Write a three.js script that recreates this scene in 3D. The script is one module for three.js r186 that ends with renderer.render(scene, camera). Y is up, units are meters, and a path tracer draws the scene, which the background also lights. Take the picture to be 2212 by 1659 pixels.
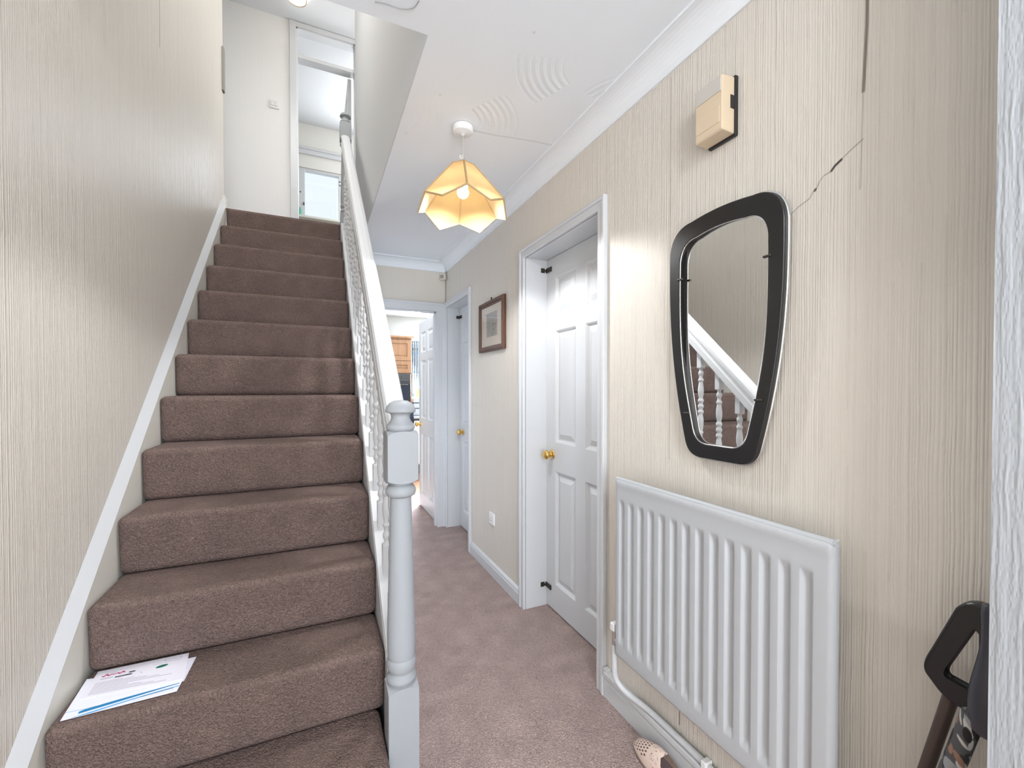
import * as THREE from 'three';
import { RoundedBoxGeometry } from 'three/addons/geometries/RoundedBoxGeometry.js';
import { Brush, Evaluator, INTERSECTION } from 'three-bvh-csg';
import { mergeGeometries, mergeVertices, toCreasedNormals } from 'three/addons/utils/BufferGeometryUtils.js';
import { RectAreaLightUniformsLib } from 'three/addons/lights/RectAreaLightUniformsLib.js';

// ------------------------------------------------------------------ camera, sky, lights, exposure
const scene = new THREE.Scene();
const renderer = new THREE.WebGLRenderer({ antialias: true });
renderer.toneMapping = THREE.LinearToneMapping;
renderer.toneMappingExposure = 1.43;
renderer.shadowMap.enabled = true;
RectAreaLightUniformsLib.init();

const camera = new THREE.PerspectiveCamera(2 * Math.atan(829.5 / 927.2) * 180 / Math.PI, 2212 / 1659, 0.03, 60);
camera.position.set(0, 1.236, 0);
camera.rotation.set(-0.0137, -0.4289, 0, 'YXZ');
camera.setViewOffset(2212, 1659, 0, -21.4, 2212, 1659);

scene.background = new THREE.Color().setRGB(0.62, 0.69, 0.76);
scene.backgroundIntensity = 1.0;

const POWER = { front: 6.9, bedroom: 10.5, bedroomSideFill: 2.8, landing: 4.5, kitchen: 150, bulb: 0.03, downSpot: 1.8, landingFill: 0.5, roofFill: 10.5, entranceFill: 3.0 };
function daylight(w, h, pos, look, color, nits) {          // daylight through one glazed opening
  const l = new THREE.RectAreaLight(color, nits, w, h);
  l.position.set(...pos); l.lookAt(...look); l.castShadow = true; scene.add(l);
  return l;
}
daylight(1.5, 1.95, [0.12, 1.1, 2.24], [0.12, 1.1, -3], new THREE.Color().setRGB(0.93, 0.99, 1.08), POWER.front);      // glazed front door behind the camera
daylight(0.86, 0.75, [0.83, 3.98, -6.58], [0.5, 3.98, 0], new THREE.Color().setRGB(0.95, 1.0, 1.06), POWER.bedroom);    // bedroom window
daylight(1.0, 0.9, [1.47, 3.95, -5.75], [0, 3.95, -5.75], 0xffffff, POWER.bedroomSideFill);     // fill from a second bedroom window, added on the side wall
daylight(0.8, 1.0, [1.28, 4.0, -4.38], [-3, 4.0, -4.5], 0xffffff, POWER.landing);       // fill from an added landing window, round the corner to the right
daylight(0.7, 1.3, [-0.16, 4.93, -2.35], [-0.16, 0, -2.36], 0xffffff, POWER.roofFill);      // fill from a skylight added over the stairs
daylight(1.0, 0.85, [1.85, 1.5, -6.56], [1.2, 1.2, 0], new THREE.Color().setRGB(0.88, 0.99, 1.14), POWER.kitchen);       // kitchen window

// ------------------------------------------------------------------ helpers
let seed = 7;
const rnd = () => { seed = (seed + 0x6d2b79f5) | 0; let t = Math.imul(seed ^ (seed >>> 15), 1 | seed); t = (t + Math.imul(t ^ (t >>> 7), 61 | t)) ^ t; return ((t ^ (t >>> 14)) >>> 0) / 4294967296; };
const V = (x, y, z) => new THREE.Vector3(x, y, z);
const used = {};
const numbered = (n) => { used[n] = (used[n] ?? -1) + 1; return used[n] ? `${n}_${String(used[n]).padStart(3, '0')}` : n; };
function thing(name, label, category, [x, y, z] = [0, 0, 0], group) {
  const o = new THREE.Group(); o.name = numbered(name); o.position.set(x, y, z); scene.add(o);
  o.userData = { label, category }; if (group) o.userData.group = group;
  return o;
}
function worldOf(o) { const p = V(0, 0, 0); while (o && o !== scene) { p.add(o.position); o = o.parent; } return p; }
function part(parent, name, geo, mat, label) {             // geometry is given in world coordinates
  const p = worldOf(parent), m = new THREE.Mesh(geo.clone().translate(-p.x, -p.y, -p.z), mat);
  m.name = name; m.castShadow = m.receiveShadow = true; if (label) m.userData.label = label;
  parent.add(m); return m;
}
function struct(name, geo, mat) {
  const m = new THREE.Mesh(geo, mat); m.name = name; m.castShadow = m.receiveShadow = true;
  m.userData.kind = 'structure'; scene.add(m); return m;
}
function structGroup(name, [x, y, z] = [0, 0, 0]) {
  const o = new THREE.Group(); o.name = name; o.position.set(x, y, z); o.userData.kind = 'structure'; scene.add(o); return o;
}
const plain = (g) => { const n = g.index ? g.toNonIndexed() : g; for (const k of Object.keys(n.attributes)) if (!['position', 'normal', 'uv'].includes(k)) n.deleteAttribute(k); return n; };
function uvm(geo) {                                        // uv in metres from the face direction
  const g = plain(geo), p = g.attributes.position, uv = new Float32Array(p.count * 2), a = V(), b = V(), c = V();
  for (let i = 0; i < p.count; i += 3) {
    a.fromBufferAttribute(p, i); b.fromBufferAttribute(p, i + 1); c.fromBufferAttribute(p, i + 2);
    const n = b.clone().sub(a).cross(c.clone().sub(a)), ax = Math.abs(n.x), ay = Math.abs(n.y), az = Math.abs(n.z);
    [a, b, c].forEach((q, k) => { const j = (i + k) * 2;
      if (ax >= ay && ax >= az) { uv[j] = -q.z; uv[j + 1] = q.y; } else if (ay >= az) { uv[j] = q.x; uv[j + 1] = -q.z; } else { uv[j] = q.x; uv[j + 1] = q.y; } });
  }
  g.setAttribute('uv', new THREE.BufferAttribute(uv, 2)); return g;
}
const merge = (...gs) => mergeGeometries(gs.flat().map(plain));
const box = (x0, x1, y0, y1, z0, z1) => uvm(new THREE.BoxGeometry(x1 - x0, y1 - y0, z1 - z0).translate((x0 + x1) / 2, (y0 + y1) / 2, (z0 + z1) / 2));
const rbox = (x0, x1, y0, y1, z0, z1, r = 0.003, s = 2) => uvm(new RoundedBoxGeometry(x1 - x0, y1 - y0, z1 - z0, s, Math.min(r, (x1 - x0) / 2.01, (y1 - y0) / 2.01, (z1 - z0) / 2.01)).translate((x0 + x1) / 2, (y0 + y1) / 2, (z0 + z1) / 2));
const tube = (pts, r, seg = 32, rad = 10, closed = false, t = 0.5) => plain(new THREE.TubeGeometry(new THREE.CatmullRomCurve3(pts.map((p) => V(...p)), closed, 'catmullrom', t), seg, r, rad, closed));
const rod = (a, b, r0, r1 = r0, n = 16) => { const A = V(...a), B = V(...b), d = B.clone().sub(A), L = d.length(); const g = new THREE.CylinderGeometry(r1, r0, L, n); g.translate(0, L / 2, 0); g.applyQuaternion(new THREE.Quaternion().setFromUnitVectors(V(0, 1, 0), d.normalize())); g.translate(...a); return plain(g); };
function lathe(pts, n = 32, smooth = 0) {
  let q = pts.map(([r, y]) => new THREE.Vector2(r, y));
  if (smooth) q = new THREE.SplineCurve(q).getPoints(pts.length * smooth).map((v) => new THREE.Vector2(Math.max(0, v.x), v.y));
  return plain(new THREE.LatheGeometry(q, n));
}
const poly = (pts, holes = []) => { const s = new THREE.Shape(pts.map((p) => new THREE.Vector2(...p))); for (const h of holes) s.holes.push(new THREE.Path(h.map((p) => new THREE.Vector2(...p)))); return s; };
const rect = (x0, y0, x1, y1) => [[x0, y0], [x1, y0], [x1, y1], [x0, y1]];
const ext = (shape, depth, bevel = 0, seg = 2, curve = 12) => new THREE.ExtrudeGeometry(shape, { depth: depth - 2 * bevel, bevelEnabled: bevel > 0, bevelThickness: bevel, bevelSize: bevel, bevelOffset: -bevel, bevelSegments: seg, curveSegments: curve }).translate(0, 0, bevel);
const basis = (g, x, y, z, o) => g.applyMatrix4(new THREE.Matrix4().makeBasis(V(...x), V(...y), V(...z)).setPosition(...o));
// shape drawn with first axis = -z (away from the camera), second = y; grows towards +x from x0
const alongX = (shape, x0, depth, bevel, seg, curve) => uvm(basis(ext(shape, depth, bevel, seg, curve), [0, 0, -1], [0, 1, 0], [1, 0, 0], [x0, 0, 0]));
// shape drawn with x, y; grows towards +z from z0
const alongZ = (shape, z0, depth, bevel, seg, curve) => uvm(ext(shape, depth, bevel, seg, curve).translate(0, 0, z0));
// shape drawn with first axis = x, second = -z; grows upwards from y0
const alongY = (shape, y0, depth, bevel, seg, curve) => uvm(basis(ext(shape, depth, bevel, seg, curve), [1, 0, 0], [0, 0, -1], [0, 1, 0], [0, y0, 0]));

// ------------------------------------------------------------------ procedural textures
const noiseTab = Array.from({ length: 4096 }, rnd);
const h2 = (x, y) => noiseTab[((x * 73 + y * 151 + ((x * y) & 255) * 7) & 4095)];
function vnoise(x, y, px = 64, py = 64) {
  const xi = Math.floor(x), yi = Math.floor(y), fx = x - xi, fy = y - yi, s = fx * fx * (3 - 2 * fx), t = fy * fy * (3 - 2 * fy);
  const w = (a, n) => ((a % n) + n) % n, a = h2(w(xi, px), w(yi, py)), b = h2(w(xi + 1, px), w(yi, py)), c = h2(w(xi, px), w(yi + 1, py)), d = h2(w(xi + 1, px), w(yi + 1, py));
  return (a + (b - a) * s) * (1 - t) + (c + (d - c) * s) * t;
}
function dataTex(w, h, f, rep = [1, 1], srgb = false) {
  const d = new Uint8Array(w * h * 4);
  for (let y = 0; y < h; y++) for (let x = 0; x < w; x++) { const v = f(x / w, y / h, x, y), o = (y * w + x) * 4; if (typeof v === 'number') d[o] = d[o + 1] = d[o + 2] = Math.max(0, Math.min(255, v * 255)); else for (let k = 0; k < 3; k++) d[o + k] = Math.max(0, Math.min(255, v[k] * 255)); d[o + 3] = 255; }
  const t = new THREE.DataTexture(d, w, h); t.wrapS = t.wrapT = THREE.RepeatWrapping; t.magFilter = THREE.LinearFilter; t.repeat.set(...rep); if (srgb) t.colorSpace = THREE.SRGBColorSpace; t.needsUpdate = true; return t;
}
function canvasTex(w, h, draw, rep = [1, 1], srgb = true) {
  const c = document.createElement('canvas'); c.width = w; c.height = h; draw(c.getContext('2d'), w, h);
  const t = new THREE.CanvasTexture(c); t.wrapS = t.wrapT = THREE.RepeatWrapping; t.repeat.set(...rep); if (srgb) t.colorSpace = THREE.SRGBColorSpace; return t;
}
// ribbed wallpaper: 0.64 m x 0.64 m tile
const ribCol = []; { let x = 0; const N = 1024; const ribs = []; while (x < N) { const w = 5 + rnd() * 9; ribs.push([x, w, 0.35 + rnd() * 0.65]); x += w; } for (let i = 0; i < N; i++) { const r = ribs.find(([a, w]) => i >= a && i < a + w) ?? ribs[0]; const t = (i - r[0]) / r[1]; ribCol.push(r[2] * Math.pow(Math.sin(Math.PI * Math.min(1, t)), 0.6)); } }
const ribBump = dataTex(1024, 1024, (u, v, x, y) => { const wob = Math.round(vnoise(u * 24, v * 6, 24, 6) * 5), c = ribCol[(x + wob) & 1023]; const m = 0.45 + 0.55 * vnoise(u * 60, v * 14, 60, 14); return 0.15 + 0.7 * c * m + 0.12 * vnoise(u * 128, v * 64, 128, 64); }, [1 / 0.64, 1 / 0.64]);
const pierBump = dataTex(512, 1024, (u, v) => 0.6 * Math.pow(vnoise(u * 34 + 1.3 * vnoise(u * 6, v * 10, 6, 10), v * 5, 34, 5), 1.4) + 0.25 * vnoise(u * 64, v * 64, 64, 64), [1 / 0.11, 1 / 0.5]);
const carpetBump = dataTex(1024, 1024, (u, v) => 0.5 * vnoise(u * 256, v * 256, 256, 256) + 0.3 * vnoise(u * 120, v * 120, 120, 120) + 0.25 * vnoise(u * 40, v * 40, 40, 40), [1 / 0.6, 1 / 0.6]);
const carpetTone = (base) => dataTex(1024, 1024, (u, v) => { const s = vnoise(u * 256, v * 256, 256, 256), q = vnoise(u * 110 + 9, v * 110, 110, 110), l = vnoise(u * 9, v * 9, 9, 9), k = 0.78 + 0.22 * s + 0.10 * l + (q < 0.13 ? -0.09 : 0.03); return base.map((c) => c * k); }, [1 / 0.6, 1 / 0.6], true);
const artex = canvasTex(1024, 1024, (g, w) => {            // faint combed fans in the ceiling plaster
  g.fillStyle = '#808080'; g.fillRect(0, 0, w, w);
  for (let i = 0; i < 15; i++) { const cx = rnd() * w, cy = rnd() * w, a0 = rnd() * 6.28, r0 = 60 + rnd() * 60; const strong = 0.10 + rnd() * 0.16;
    for (let k = 0; k < 13; k++) { g.beginPath(); g.strokeStyle = `rgba(${k % 2 ? 255 : 0},${k % 2 ? 255 : 0},${k % 2 ? 255 : 0},${strong})`; g.lineWidth = 5; g.arc(cx, cy, r0 + k * 9, a0, a0 + 0.9); g.stroke(); } }
}, [1 / 1.5, 1 / 1.5], false);
const woodTex = (base, dark) => dataTex(512, 512, (u, v) => { const g = vnoise(u * 40 + 2 * vnoise(u * 4, v * 3, 4, 3), v * 3, 40, 3), f = vnoise(u * 128, v * 10, 128, 10), t = 0.55 * g + 0.3 * f; return base.map((c, k) => c * (1 - t) + dark[k] * t); }, [1 / 0.3, 1 / 0.6], true);
// wall colours: unique maps with seams and cracks where the walls have them
const px = (c) => `rgb(${c.map((v) => Math.round(v)).join(',')})`;
function wallColour(w, h, W, H, base, marks) {
  return canvasTex(w, h, (g) => {
    g.fillStyle = px(base); g.fillRect(0, 0, w, h);
    for (let i = 0; i < 900; i++) { const x = rnd() * w, y = rnd() * h, l = 60 + rnd() * 300; g.fillStyle = rnd() < 0.5 ? 'rgba(110,96,80,0.05)' : 'rgba(255,250,240,0.06)'; g.fillRect(x, y, 1 + rnd() * 1.5, l); }
    const S = w / W, P = (u, v) => [u * S, h - v * S];
    marks(g, P);
  }, [1 / W, (w / h) / W]);
}
const line = (g, P, pts, lw, style) => { g.strokeStyle = style; g.lineWidth = lw; g.beginPath(); pts.forEach(([u, v], i) => (i ? g.lineTo(...P(u, v)) : g.moveTo(...P(u, v)))); g.stroke(); };
const WALLC = [217, 210, 199];
const rightMap = wallColour(2048, 1280, 4.0, 2.5, WALLC, (g, P) => {
  line(g, P, [[0.519, 2.30], [0.521, 2.0], [0.526, 1.863]], 3.2, 'rgba(70,60,50,0.62)');
  line(g, P, [[0.526, 1.863], [0.53, 1.66]], 1, 'rgba(90,80,70,0.35)');
  line(g, P, [[0.525, 1.765], [0.545, 1.755], [0.566, 1.742], [0.58, 1.735]], 1, 'rgba(60,52,45,0.6)');
  line(g, P, [[0.565, 1.742], [0.58, 1.733], [0.588, 1.724]], 2.4, 'rgba(25,20,16,0.85)');
  line(g, P, [[0.588, 1.724], [0.602, 1.722], [0.612, 1.713], [0.617, 1.70], [0.626, 1.695], [0.633, 1.682], [0.66, 1.672], [0.676, 1.661], [0.688, 1.65]], 1, 'rgba(60,52,45,0.55)');
  line(g, P, [[0.619, 1.70], [0.623, 1.694]], 2.2, 'rgba(25,20,16,0.8)');
  line(g, P, [[1.07, 2.25], [1.07, 1.0]], 1.1, 'rgba(110,98,84,0.5)');
  line(g, P, [[1.02, 0.23], [1.02, 0.15]], 1.6, 'rgba(60,55,50,0.7)');
  line(g, P, [[3.33, 2.25], [3.33, 2.02]], 1, 'rgba(120,110,96,0.5)');
  line(g, P, [[2.95, 1.2], [2.95, 0.2]], 1, 'rgba(150,135,115,0.3)');
});
const leftMap = wallColour(2048, 2048, 5.0, 5.0, WALLC, (g, P) => {
  line(g, P, [[2.46, 3.10], [2.46, 2.90], [2.455, 2.78]], 2.4, 'rgba(70,62,54,0.6)');
  line(g, P, [[1.27, 0.97], [1.275, 0.96]], 3, 'rgba(70,60,50,0.6)');
});
const ceilMap = canvasTex(1024, 1024, (g, w) => { g.fillStyle = '#edf2f6'; g.fillRect(0, 0, w, w); const S = w / 5, P = (x, z) => [(x + 1) * S, w - (-z + 1) * S]; line(g, P, [[0.62, -1.757], [0.72, -1.75], [0.80, -1.735], [0.90, -1.72], [1.0, -1.712]], 1, 'rgba(120,120,115,0.28)'); for (const [x, z] of [[0.43, -1.6], [0.62, -1.2], [0.36, -1.9]]) { g.fillStyle = 'rgba(60,60,60,0.35)'; g.fillRect(...P(x, z), 1, 1); } }, [1 / 5, 1 / 5]);
ceilMap.offset.set(0.2, 0.2);

// ------------------------------------------------------------------ materials
const std = (o) => new THREE.MeshStandardMaterial({ roughness: 0.6, ...o });
const phys = (o) => new THREE.MeshPhysicalMaterial({ roughness: 0.5, ...o });
const lin = (r, g, b) => new THREE.Color().setRGB(r, g, b);
const M = {
  wallR: std({ map: rightMap, bumpMap: ribBump, bumpScale: 0.0022, roughness: 0.55 }),
  wallL: std({ map: leftMap, bumpMap: ribBump, bumpScale: 0.003, roughness: 0.36 }),
  wall: std({ color: px(WALLC), bumpMap: ribBump, bumpScale: 0.0009, roughness: 0.55 }),
  wallPale: std({ color: lin(0.81, 0.80, 0.78), bumpMap: ribBump, bumpScale: 0.0006, roughness: 0.6 }),
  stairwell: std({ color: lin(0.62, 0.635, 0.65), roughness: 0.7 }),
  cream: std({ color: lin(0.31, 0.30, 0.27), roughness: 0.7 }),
  creamLight: std({ color: lin(0.78, 0.76, 0.71), roughness: 0.7 }),
  ceil: std({ map: ceilMap, bumpMap: artex, bumpScale: 0.006, roughness: 0.6 }),
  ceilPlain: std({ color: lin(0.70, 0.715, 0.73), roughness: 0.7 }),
  white: phys({ color: lin(0.62, 0.63, 0.64), roughness: 0.32 }),
  whiteMatt: std({ color: lin(0.84, 0.87, 0.895), roughness: 0.6 }),
  post: phys({ color: lin(0.335, 0.35, 0.365), roughness: 0.5, specularIntensity: 0.4 }),  // balustrade white, darkened here to offset the strong front light
  creamPaint: phys({ color: lin(0.72, 0.70, 0.63), roughness: 0.4 }),
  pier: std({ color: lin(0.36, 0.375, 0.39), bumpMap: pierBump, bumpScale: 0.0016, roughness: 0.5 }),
  hallCarpetLit: std({ map: carpetTone([0.685, 0.60, 0.575]), bumpMap: carpetBump, bumpScale: 0.009, roughness: 1 }),  // same carpet as the stairs, lightened for the brighter hall floor
  stairCarpetShaded: std({ map: carpetTone([0.455, 0.378, 0.352]), bumpMap: carpetBump, bumpScale: 0.009, roughness: 1 }),  // same carpet as the hall, darkened for the shade on the stairs
  brass: std({ color: lin(0.80, 0.52, 0.16), metalness: 1, roughness: 0.16 }),
  chrome: std({ color: lin(0.75, 0.75, 0.74), metalness: 1, roughness: 0.18 }),
  darkMetal: std({ color: lin(0.05, 0.04, 0.033), metalness: 0.4, roughness: 0.4 }),
  black: phys({ color: lin(0.012, 0.011, 0.011), roughness: 0.33 }),
  blackGloss: phys({ color: lin(0.010, 0.013, 0.022), roughness: 0.08, specularIntensity: 0.35 }),
  blackMatt: std({ color: lin(0.018, 0.017, 0.016), roughness: 0.6 }),
  mirror: std({ color: lin(0.90, 0.91, 0.90), metalness: 1, roughness: 0.0 }),
  glass: phys({ color: 0xffffff, roughness: 0, transmission: 1, thickness: 0, ior: 1.45 }),
  enamel: phys({ color: lin(0.48, 0.495, 0.51), roughness: 0.4, specularIntensity: 0.6 }),
  plastic: phys({ color: lin(0.84, 0.84, 0.83), roughness: 0.35 }),
  oak: std({ map: woodTex([0.56, 0.40, 0.25], [0.40, 0.265, 0.15]), roughness: 0.45 }),
  frameWood: std({ map: woodTex([0.42, 0.26, 0.16], [0.22, 0.13, 0.08]), roughness: 0.4 }),
  floorWood: std({ map: woodTex([0.55, 0.39, 0.26], [0.42, 0.27, 0.16]), roughness: 0.35 }),
  switchWhite: phys({ color: lin(0.70, 0.69, 0.67), roughness: 0.4 }),
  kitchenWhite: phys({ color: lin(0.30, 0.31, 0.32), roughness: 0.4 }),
  chimeCream: phys({ color: lin(0.68, 0.55, 0.39), roughness: 0.45 }),
  chimeGrey: phys({ color: lin(0.56, 0.53, 0.48), roughness: 0.45 }),
  fabric: phys({ color: lin(0.90, 0.60, 0.25), roughness: 1, transmission: 0.5, thickness: 0 }),
  trimTapeBacklit: std({ color: lin(0.50, 0.34, 0.17), roughness: 0.9 }),  // off-white tape coloured brown, as it looks against the bulb
  bulb: std({ color: 0xffffff, emissive: lin(1, 0.84, 0.58), emissiveIntensity: 1 }),
  opal: phys({ color: lin(0.62, 0.58, 0.52), roughness: 0.5, transmission: 0.15, thickness: 0 }),
};

// ------------------------------------------------------------------ the room shell
const XL = -0.635, XR = 1.06, ZE = -3.74, HC = 2.34, LF = 2.6, HU = 4.9, ZF = 2.3;
const GO = 0.2234, Z6 = 2.313, zR = (k) => -(Z6 + (k - 6) * GO);      // riser planes
struct('floor', box(-1.3, 2.6, -0.12, 0, -4.95, ZF + 0.12), M.hallCarpetLit);
{ const g = structGroup('floor_kitchen', [0, 0, -5.9]);
  for (let i = 0; i < 20; i++) part(g, 'plank', rbox(-1.3 + i * 0.195, -1.3 + (i + 1) * 0.195 - 0.002, -0.05, 0.0, -6.9, -4.952, 0.002, 1), M.floorWood); }
struct('ceiling', alongY(poly([[-0.75, -ZF - 0.12], [2.6, -ZF - 0.12], [2.6, 3.86], [0.326, 3.86], [0.326, 1.345], [-0.75, 1.345]]), HC, 0.258), M.ceil);
struct('floor_landing', merge(box(-1.8, 2.6, HC, LF - 0.012, -6.9, -3.885)), M.ceilPlain);
struct('carpet_landing', box(-1.7, 1.3, LF - 0.012, LF, -6.6, zR(13)), M.stairCarpetShaded);
struct('ceiling_upper', alongY(poly(rect(-1.9, 1.2, 2.6, 6.9), [rect(-0.54, 1.67, 0.22, 3.03)]), HU, 0.1), M.ceilPlain);
{ const g = structGroup('added_window_4', [-0.16, HU, -2.35]);  // unseen skylight, added to bring light into the stairwell
  part(g, 'frame', alongY(poly(rect(-0.54, 1.67, 0.22, 3.03), [rect(-0.51, 1.70, 0.19, 3.0)]), HU + 0.02, 0.08, 0.004), M.white);
  part(g, 'pane', box(-0.52, 0.20, HU + 0.055, HU + 0.06, -3.01, -1.69), M.glass); }
struct('wall_left', alongX(poly([[-ZF, 0], [3.95, 0], [3.95, HU], [1.2, HU], [1.2, 2.7], [-ZF, 2.7]]), XL - 0.115, 0.115), M.wallL);
const D1 = [1.45, 2.135, 1.955], D2 = [3.09, 3.69, 1.945];
struct('wall_right', alongX(poly([[-ZF - 0.12, 0], [D1[0], 0], [D1[0], D1[2]], [D1[1], D1[2]], [D1[1], 0], [D2[0], 0], [D2[0], D2[2]], [D2[1], D2[2]], [D2[1], 0], [3.86, 0], [3.86, HC], [-ZF - 0.12, HC]]), XR, 0.2), M.wallR);
const KX = [0.29, 0.978, 1.915];
struct('wall_end', alongZ(poly([[-0.75, 0], [KX[0], 0], [KX[0], KX[2]], [KX[1], KX[2]], [KX[1], 0], [XR, 0], [XR, HC], [-0.75, HC]]), ZE - 0.12, 0.12), M.wall);
struct('wall_front', alongZ(poly(rect(-0.75, 0, 1.3, HC), [rect(-0.63, 0.02, 0.87, 2.15)]), ZF, 0.12), M.wall);
struct('pier_right', box(0.87, XR, 0, HC, -0.269, 0.35), M.pier);
// stairwell walls above the hall ceiling
struct('wall_stairwell_right', merge(box(0.326, 0.42, HC + 0.258, HU, -3.9, -1.245), box(0.32, 0.326, HC, HU, -3.9, -1.345)), M.stairwell);
struct('wall_stairwell_near', box(XL - 0.115, 0.32, HC + 0.259, HU, -1.344, -1.245), M.wall);
// landing
const LZ = -4.85, T = [-0.158, 0.40, 4.85];
struct('wall_landing', alongZ(poly(rect(-1.8, LF, 1.4, HU), [rect(T[0], LF + 0.001, T[1], T[2])]), LZ - 0.1, 0.1), M.wallPale);
struct('wall_landing_left', box(-1.8, -1.7, LF, HU, LZ, -3.0), M.wallPale);
struct('wall_landing_near', box(-1.7, XL - 0.115, LF, HU, -3.95, -3.85), M.wallPale);
struct('wall_landing_right', alongX(poly(rect(3.8, LF, 4.85, HU), [rect(3.97, 3.49, 4.79, 4.51)]), 1.3, 0.1), M.wallPale);
struct('wall_landing_front', box(0.42, 1.3, LF, HU, -3.9, -3.8), M.wallPale);
// bedroom behind the landing door
const BZ = -6.65, BW = [-0.14, 1.26, 3.6, 4.30];
struct('wall_bedroom_back', alongZ(poly(rect(-1.8, LF, 2.5, HU), [rect(BW[0] - 0.075, BW[2], BW[1], BW[3])]), BZ - 0.12, 0.12), M.creamLight);
struct('wall_bedroom_left', box(-1.8, -1.7, LF, HU, BZ, LZ - 0.1), M.creamLight);
struct('wall_bedroom_right', alongX(poly(rect(-LZ + 0.1, LF, -BZ, HU), [rect(5.23, 3.48, 6.27, 4.42)]), 1.5, 0.1), M.creamLight);
{ const g = structGroup('added_window_5', [1.55, 3.48, -5.75]);  // unseen side window, added as fill for the bedroom
  part(g, 'frame', alongX(poly(rect(5.23, 3.48, 6.27, 4.42), [rect(5.27, 3.52, 6.23, 4.38)]), 1.52, 0.06, 0.005), M.white);
  part(g, 'pane', box(1.548, 1.552, 3.515, 4.385, -6.235, -5.265), M.glass); }
// kitchen
const KZ = -6.72, KW = [1.33, 2.35, 1.02, 1.93];
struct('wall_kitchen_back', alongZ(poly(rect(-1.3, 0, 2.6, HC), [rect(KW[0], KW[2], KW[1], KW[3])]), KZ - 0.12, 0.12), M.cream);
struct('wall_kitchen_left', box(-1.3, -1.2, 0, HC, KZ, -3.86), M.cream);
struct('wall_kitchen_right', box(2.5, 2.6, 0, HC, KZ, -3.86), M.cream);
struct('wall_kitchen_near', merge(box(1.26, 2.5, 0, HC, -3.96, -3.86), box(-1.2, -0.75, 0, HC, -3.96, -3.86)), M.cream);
// spandrel under the stairs
struct('wall_spandrel', alongX(poly([[1.31, 0], [3.74, 0], [3.74, HC], [3.62, HC], [1.31, 0.26]]), 0.205, 0.025), M.white);
// coving
const cove = (n = 8) => { const p = [[0, 0], [0.078, 0], [0.078, -0.008]]; for (let i = 0; i <= n; i++) { const a = (i / n) * Math.PI / 2; p.push([0.008 + 0.062 * (1 - Math.sin(a)), -0.008 - 0.062 * (1 - Math.cos(a))]); } p.push([0.008, -0.078], [0, -0.078]); return p; };
struct('trim_1', uvm(basis(ext(poly(cove()), 2.28 - ZE), [-1, 0, 0], [0, 1, 0], [0, 0, -1], [XR, HC, 2.28]).applyMatrix4(new THREE.Matrix4())), M.whiteMatt);
struct('trim_2', uvm(basis(ext(poly(cove()), XR - 0.235), [0, 0, 1], [0, 1, 0], [-1, 0, 0], [XR, HC, ZE])), M.whiteMatt);
// skirting boards: an ogee-topped profile against the right wall
const skirtShape = (h) => poly([[0, 0], [0.016, 0], [0.016, h - 0.028], [0.013, h - 0.022], [0.0135, h - 0.016], [0.009, h - 0.006], [0.004, h], [0, h]]);
const skirt = (z0, z1, h) => uvm(basis(ext(skirtShape(h), z0 - z1), [-1, 0, 0], [0, 1, 0], [0, 0, -1], [XR, 0, z0]));
struct('baseboard_right', skirt(-2.19, -3.04, 0.088), M.white);
struct('baseboard_right_near', skirt(-0.27, -1.398, 0.092), M.white);

struct('trim_3', merge(rbox(1.030, XR, 0.0925, 0.112, -1.385, -0.27, 0.003), rbox(1.036, XR, 0.0925, 0.120, -1.396, -1.37, 0.003)), M.white);      // pipe ledge on the skirting

// ------------------------------------------------------------------ doors
function gridFace(us, vs, f) {                              // (u, v) grid with depth f, split along the steeper diagonal
  const pos = [], P = (i, j) => [us[i], vs[j], f(us[i], vs[j])];
  for (let i = 0; i < us.length - 1; i++) for (let j = 0; j < vs.length - 1; j++) {
    const a = P(i, j), b = P(i + 1, j), c = P(i + 1, j + 1), d = P(i, j + 1);
    if (Math.abs(a[2] - c[2]) >= Math.abs(b[2] - d[2])) pos.push(...a, ...b, ...c, ...a, ...c, ...d); else pos.push(...a, ...b, ...d, ...b, ...c, ...d);
  }
  const g = new THREE.BufferGeometry(); g.setAttribute('position', new THREE.Float32BufferAttribute(pos, 3)); g.computeVertexNormals();
  g.setAttribute('uv', new THREE.Float32BufferAttribute(new Float32Array(pos.length / 3 * 2), 2)); return g;
}
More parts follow.
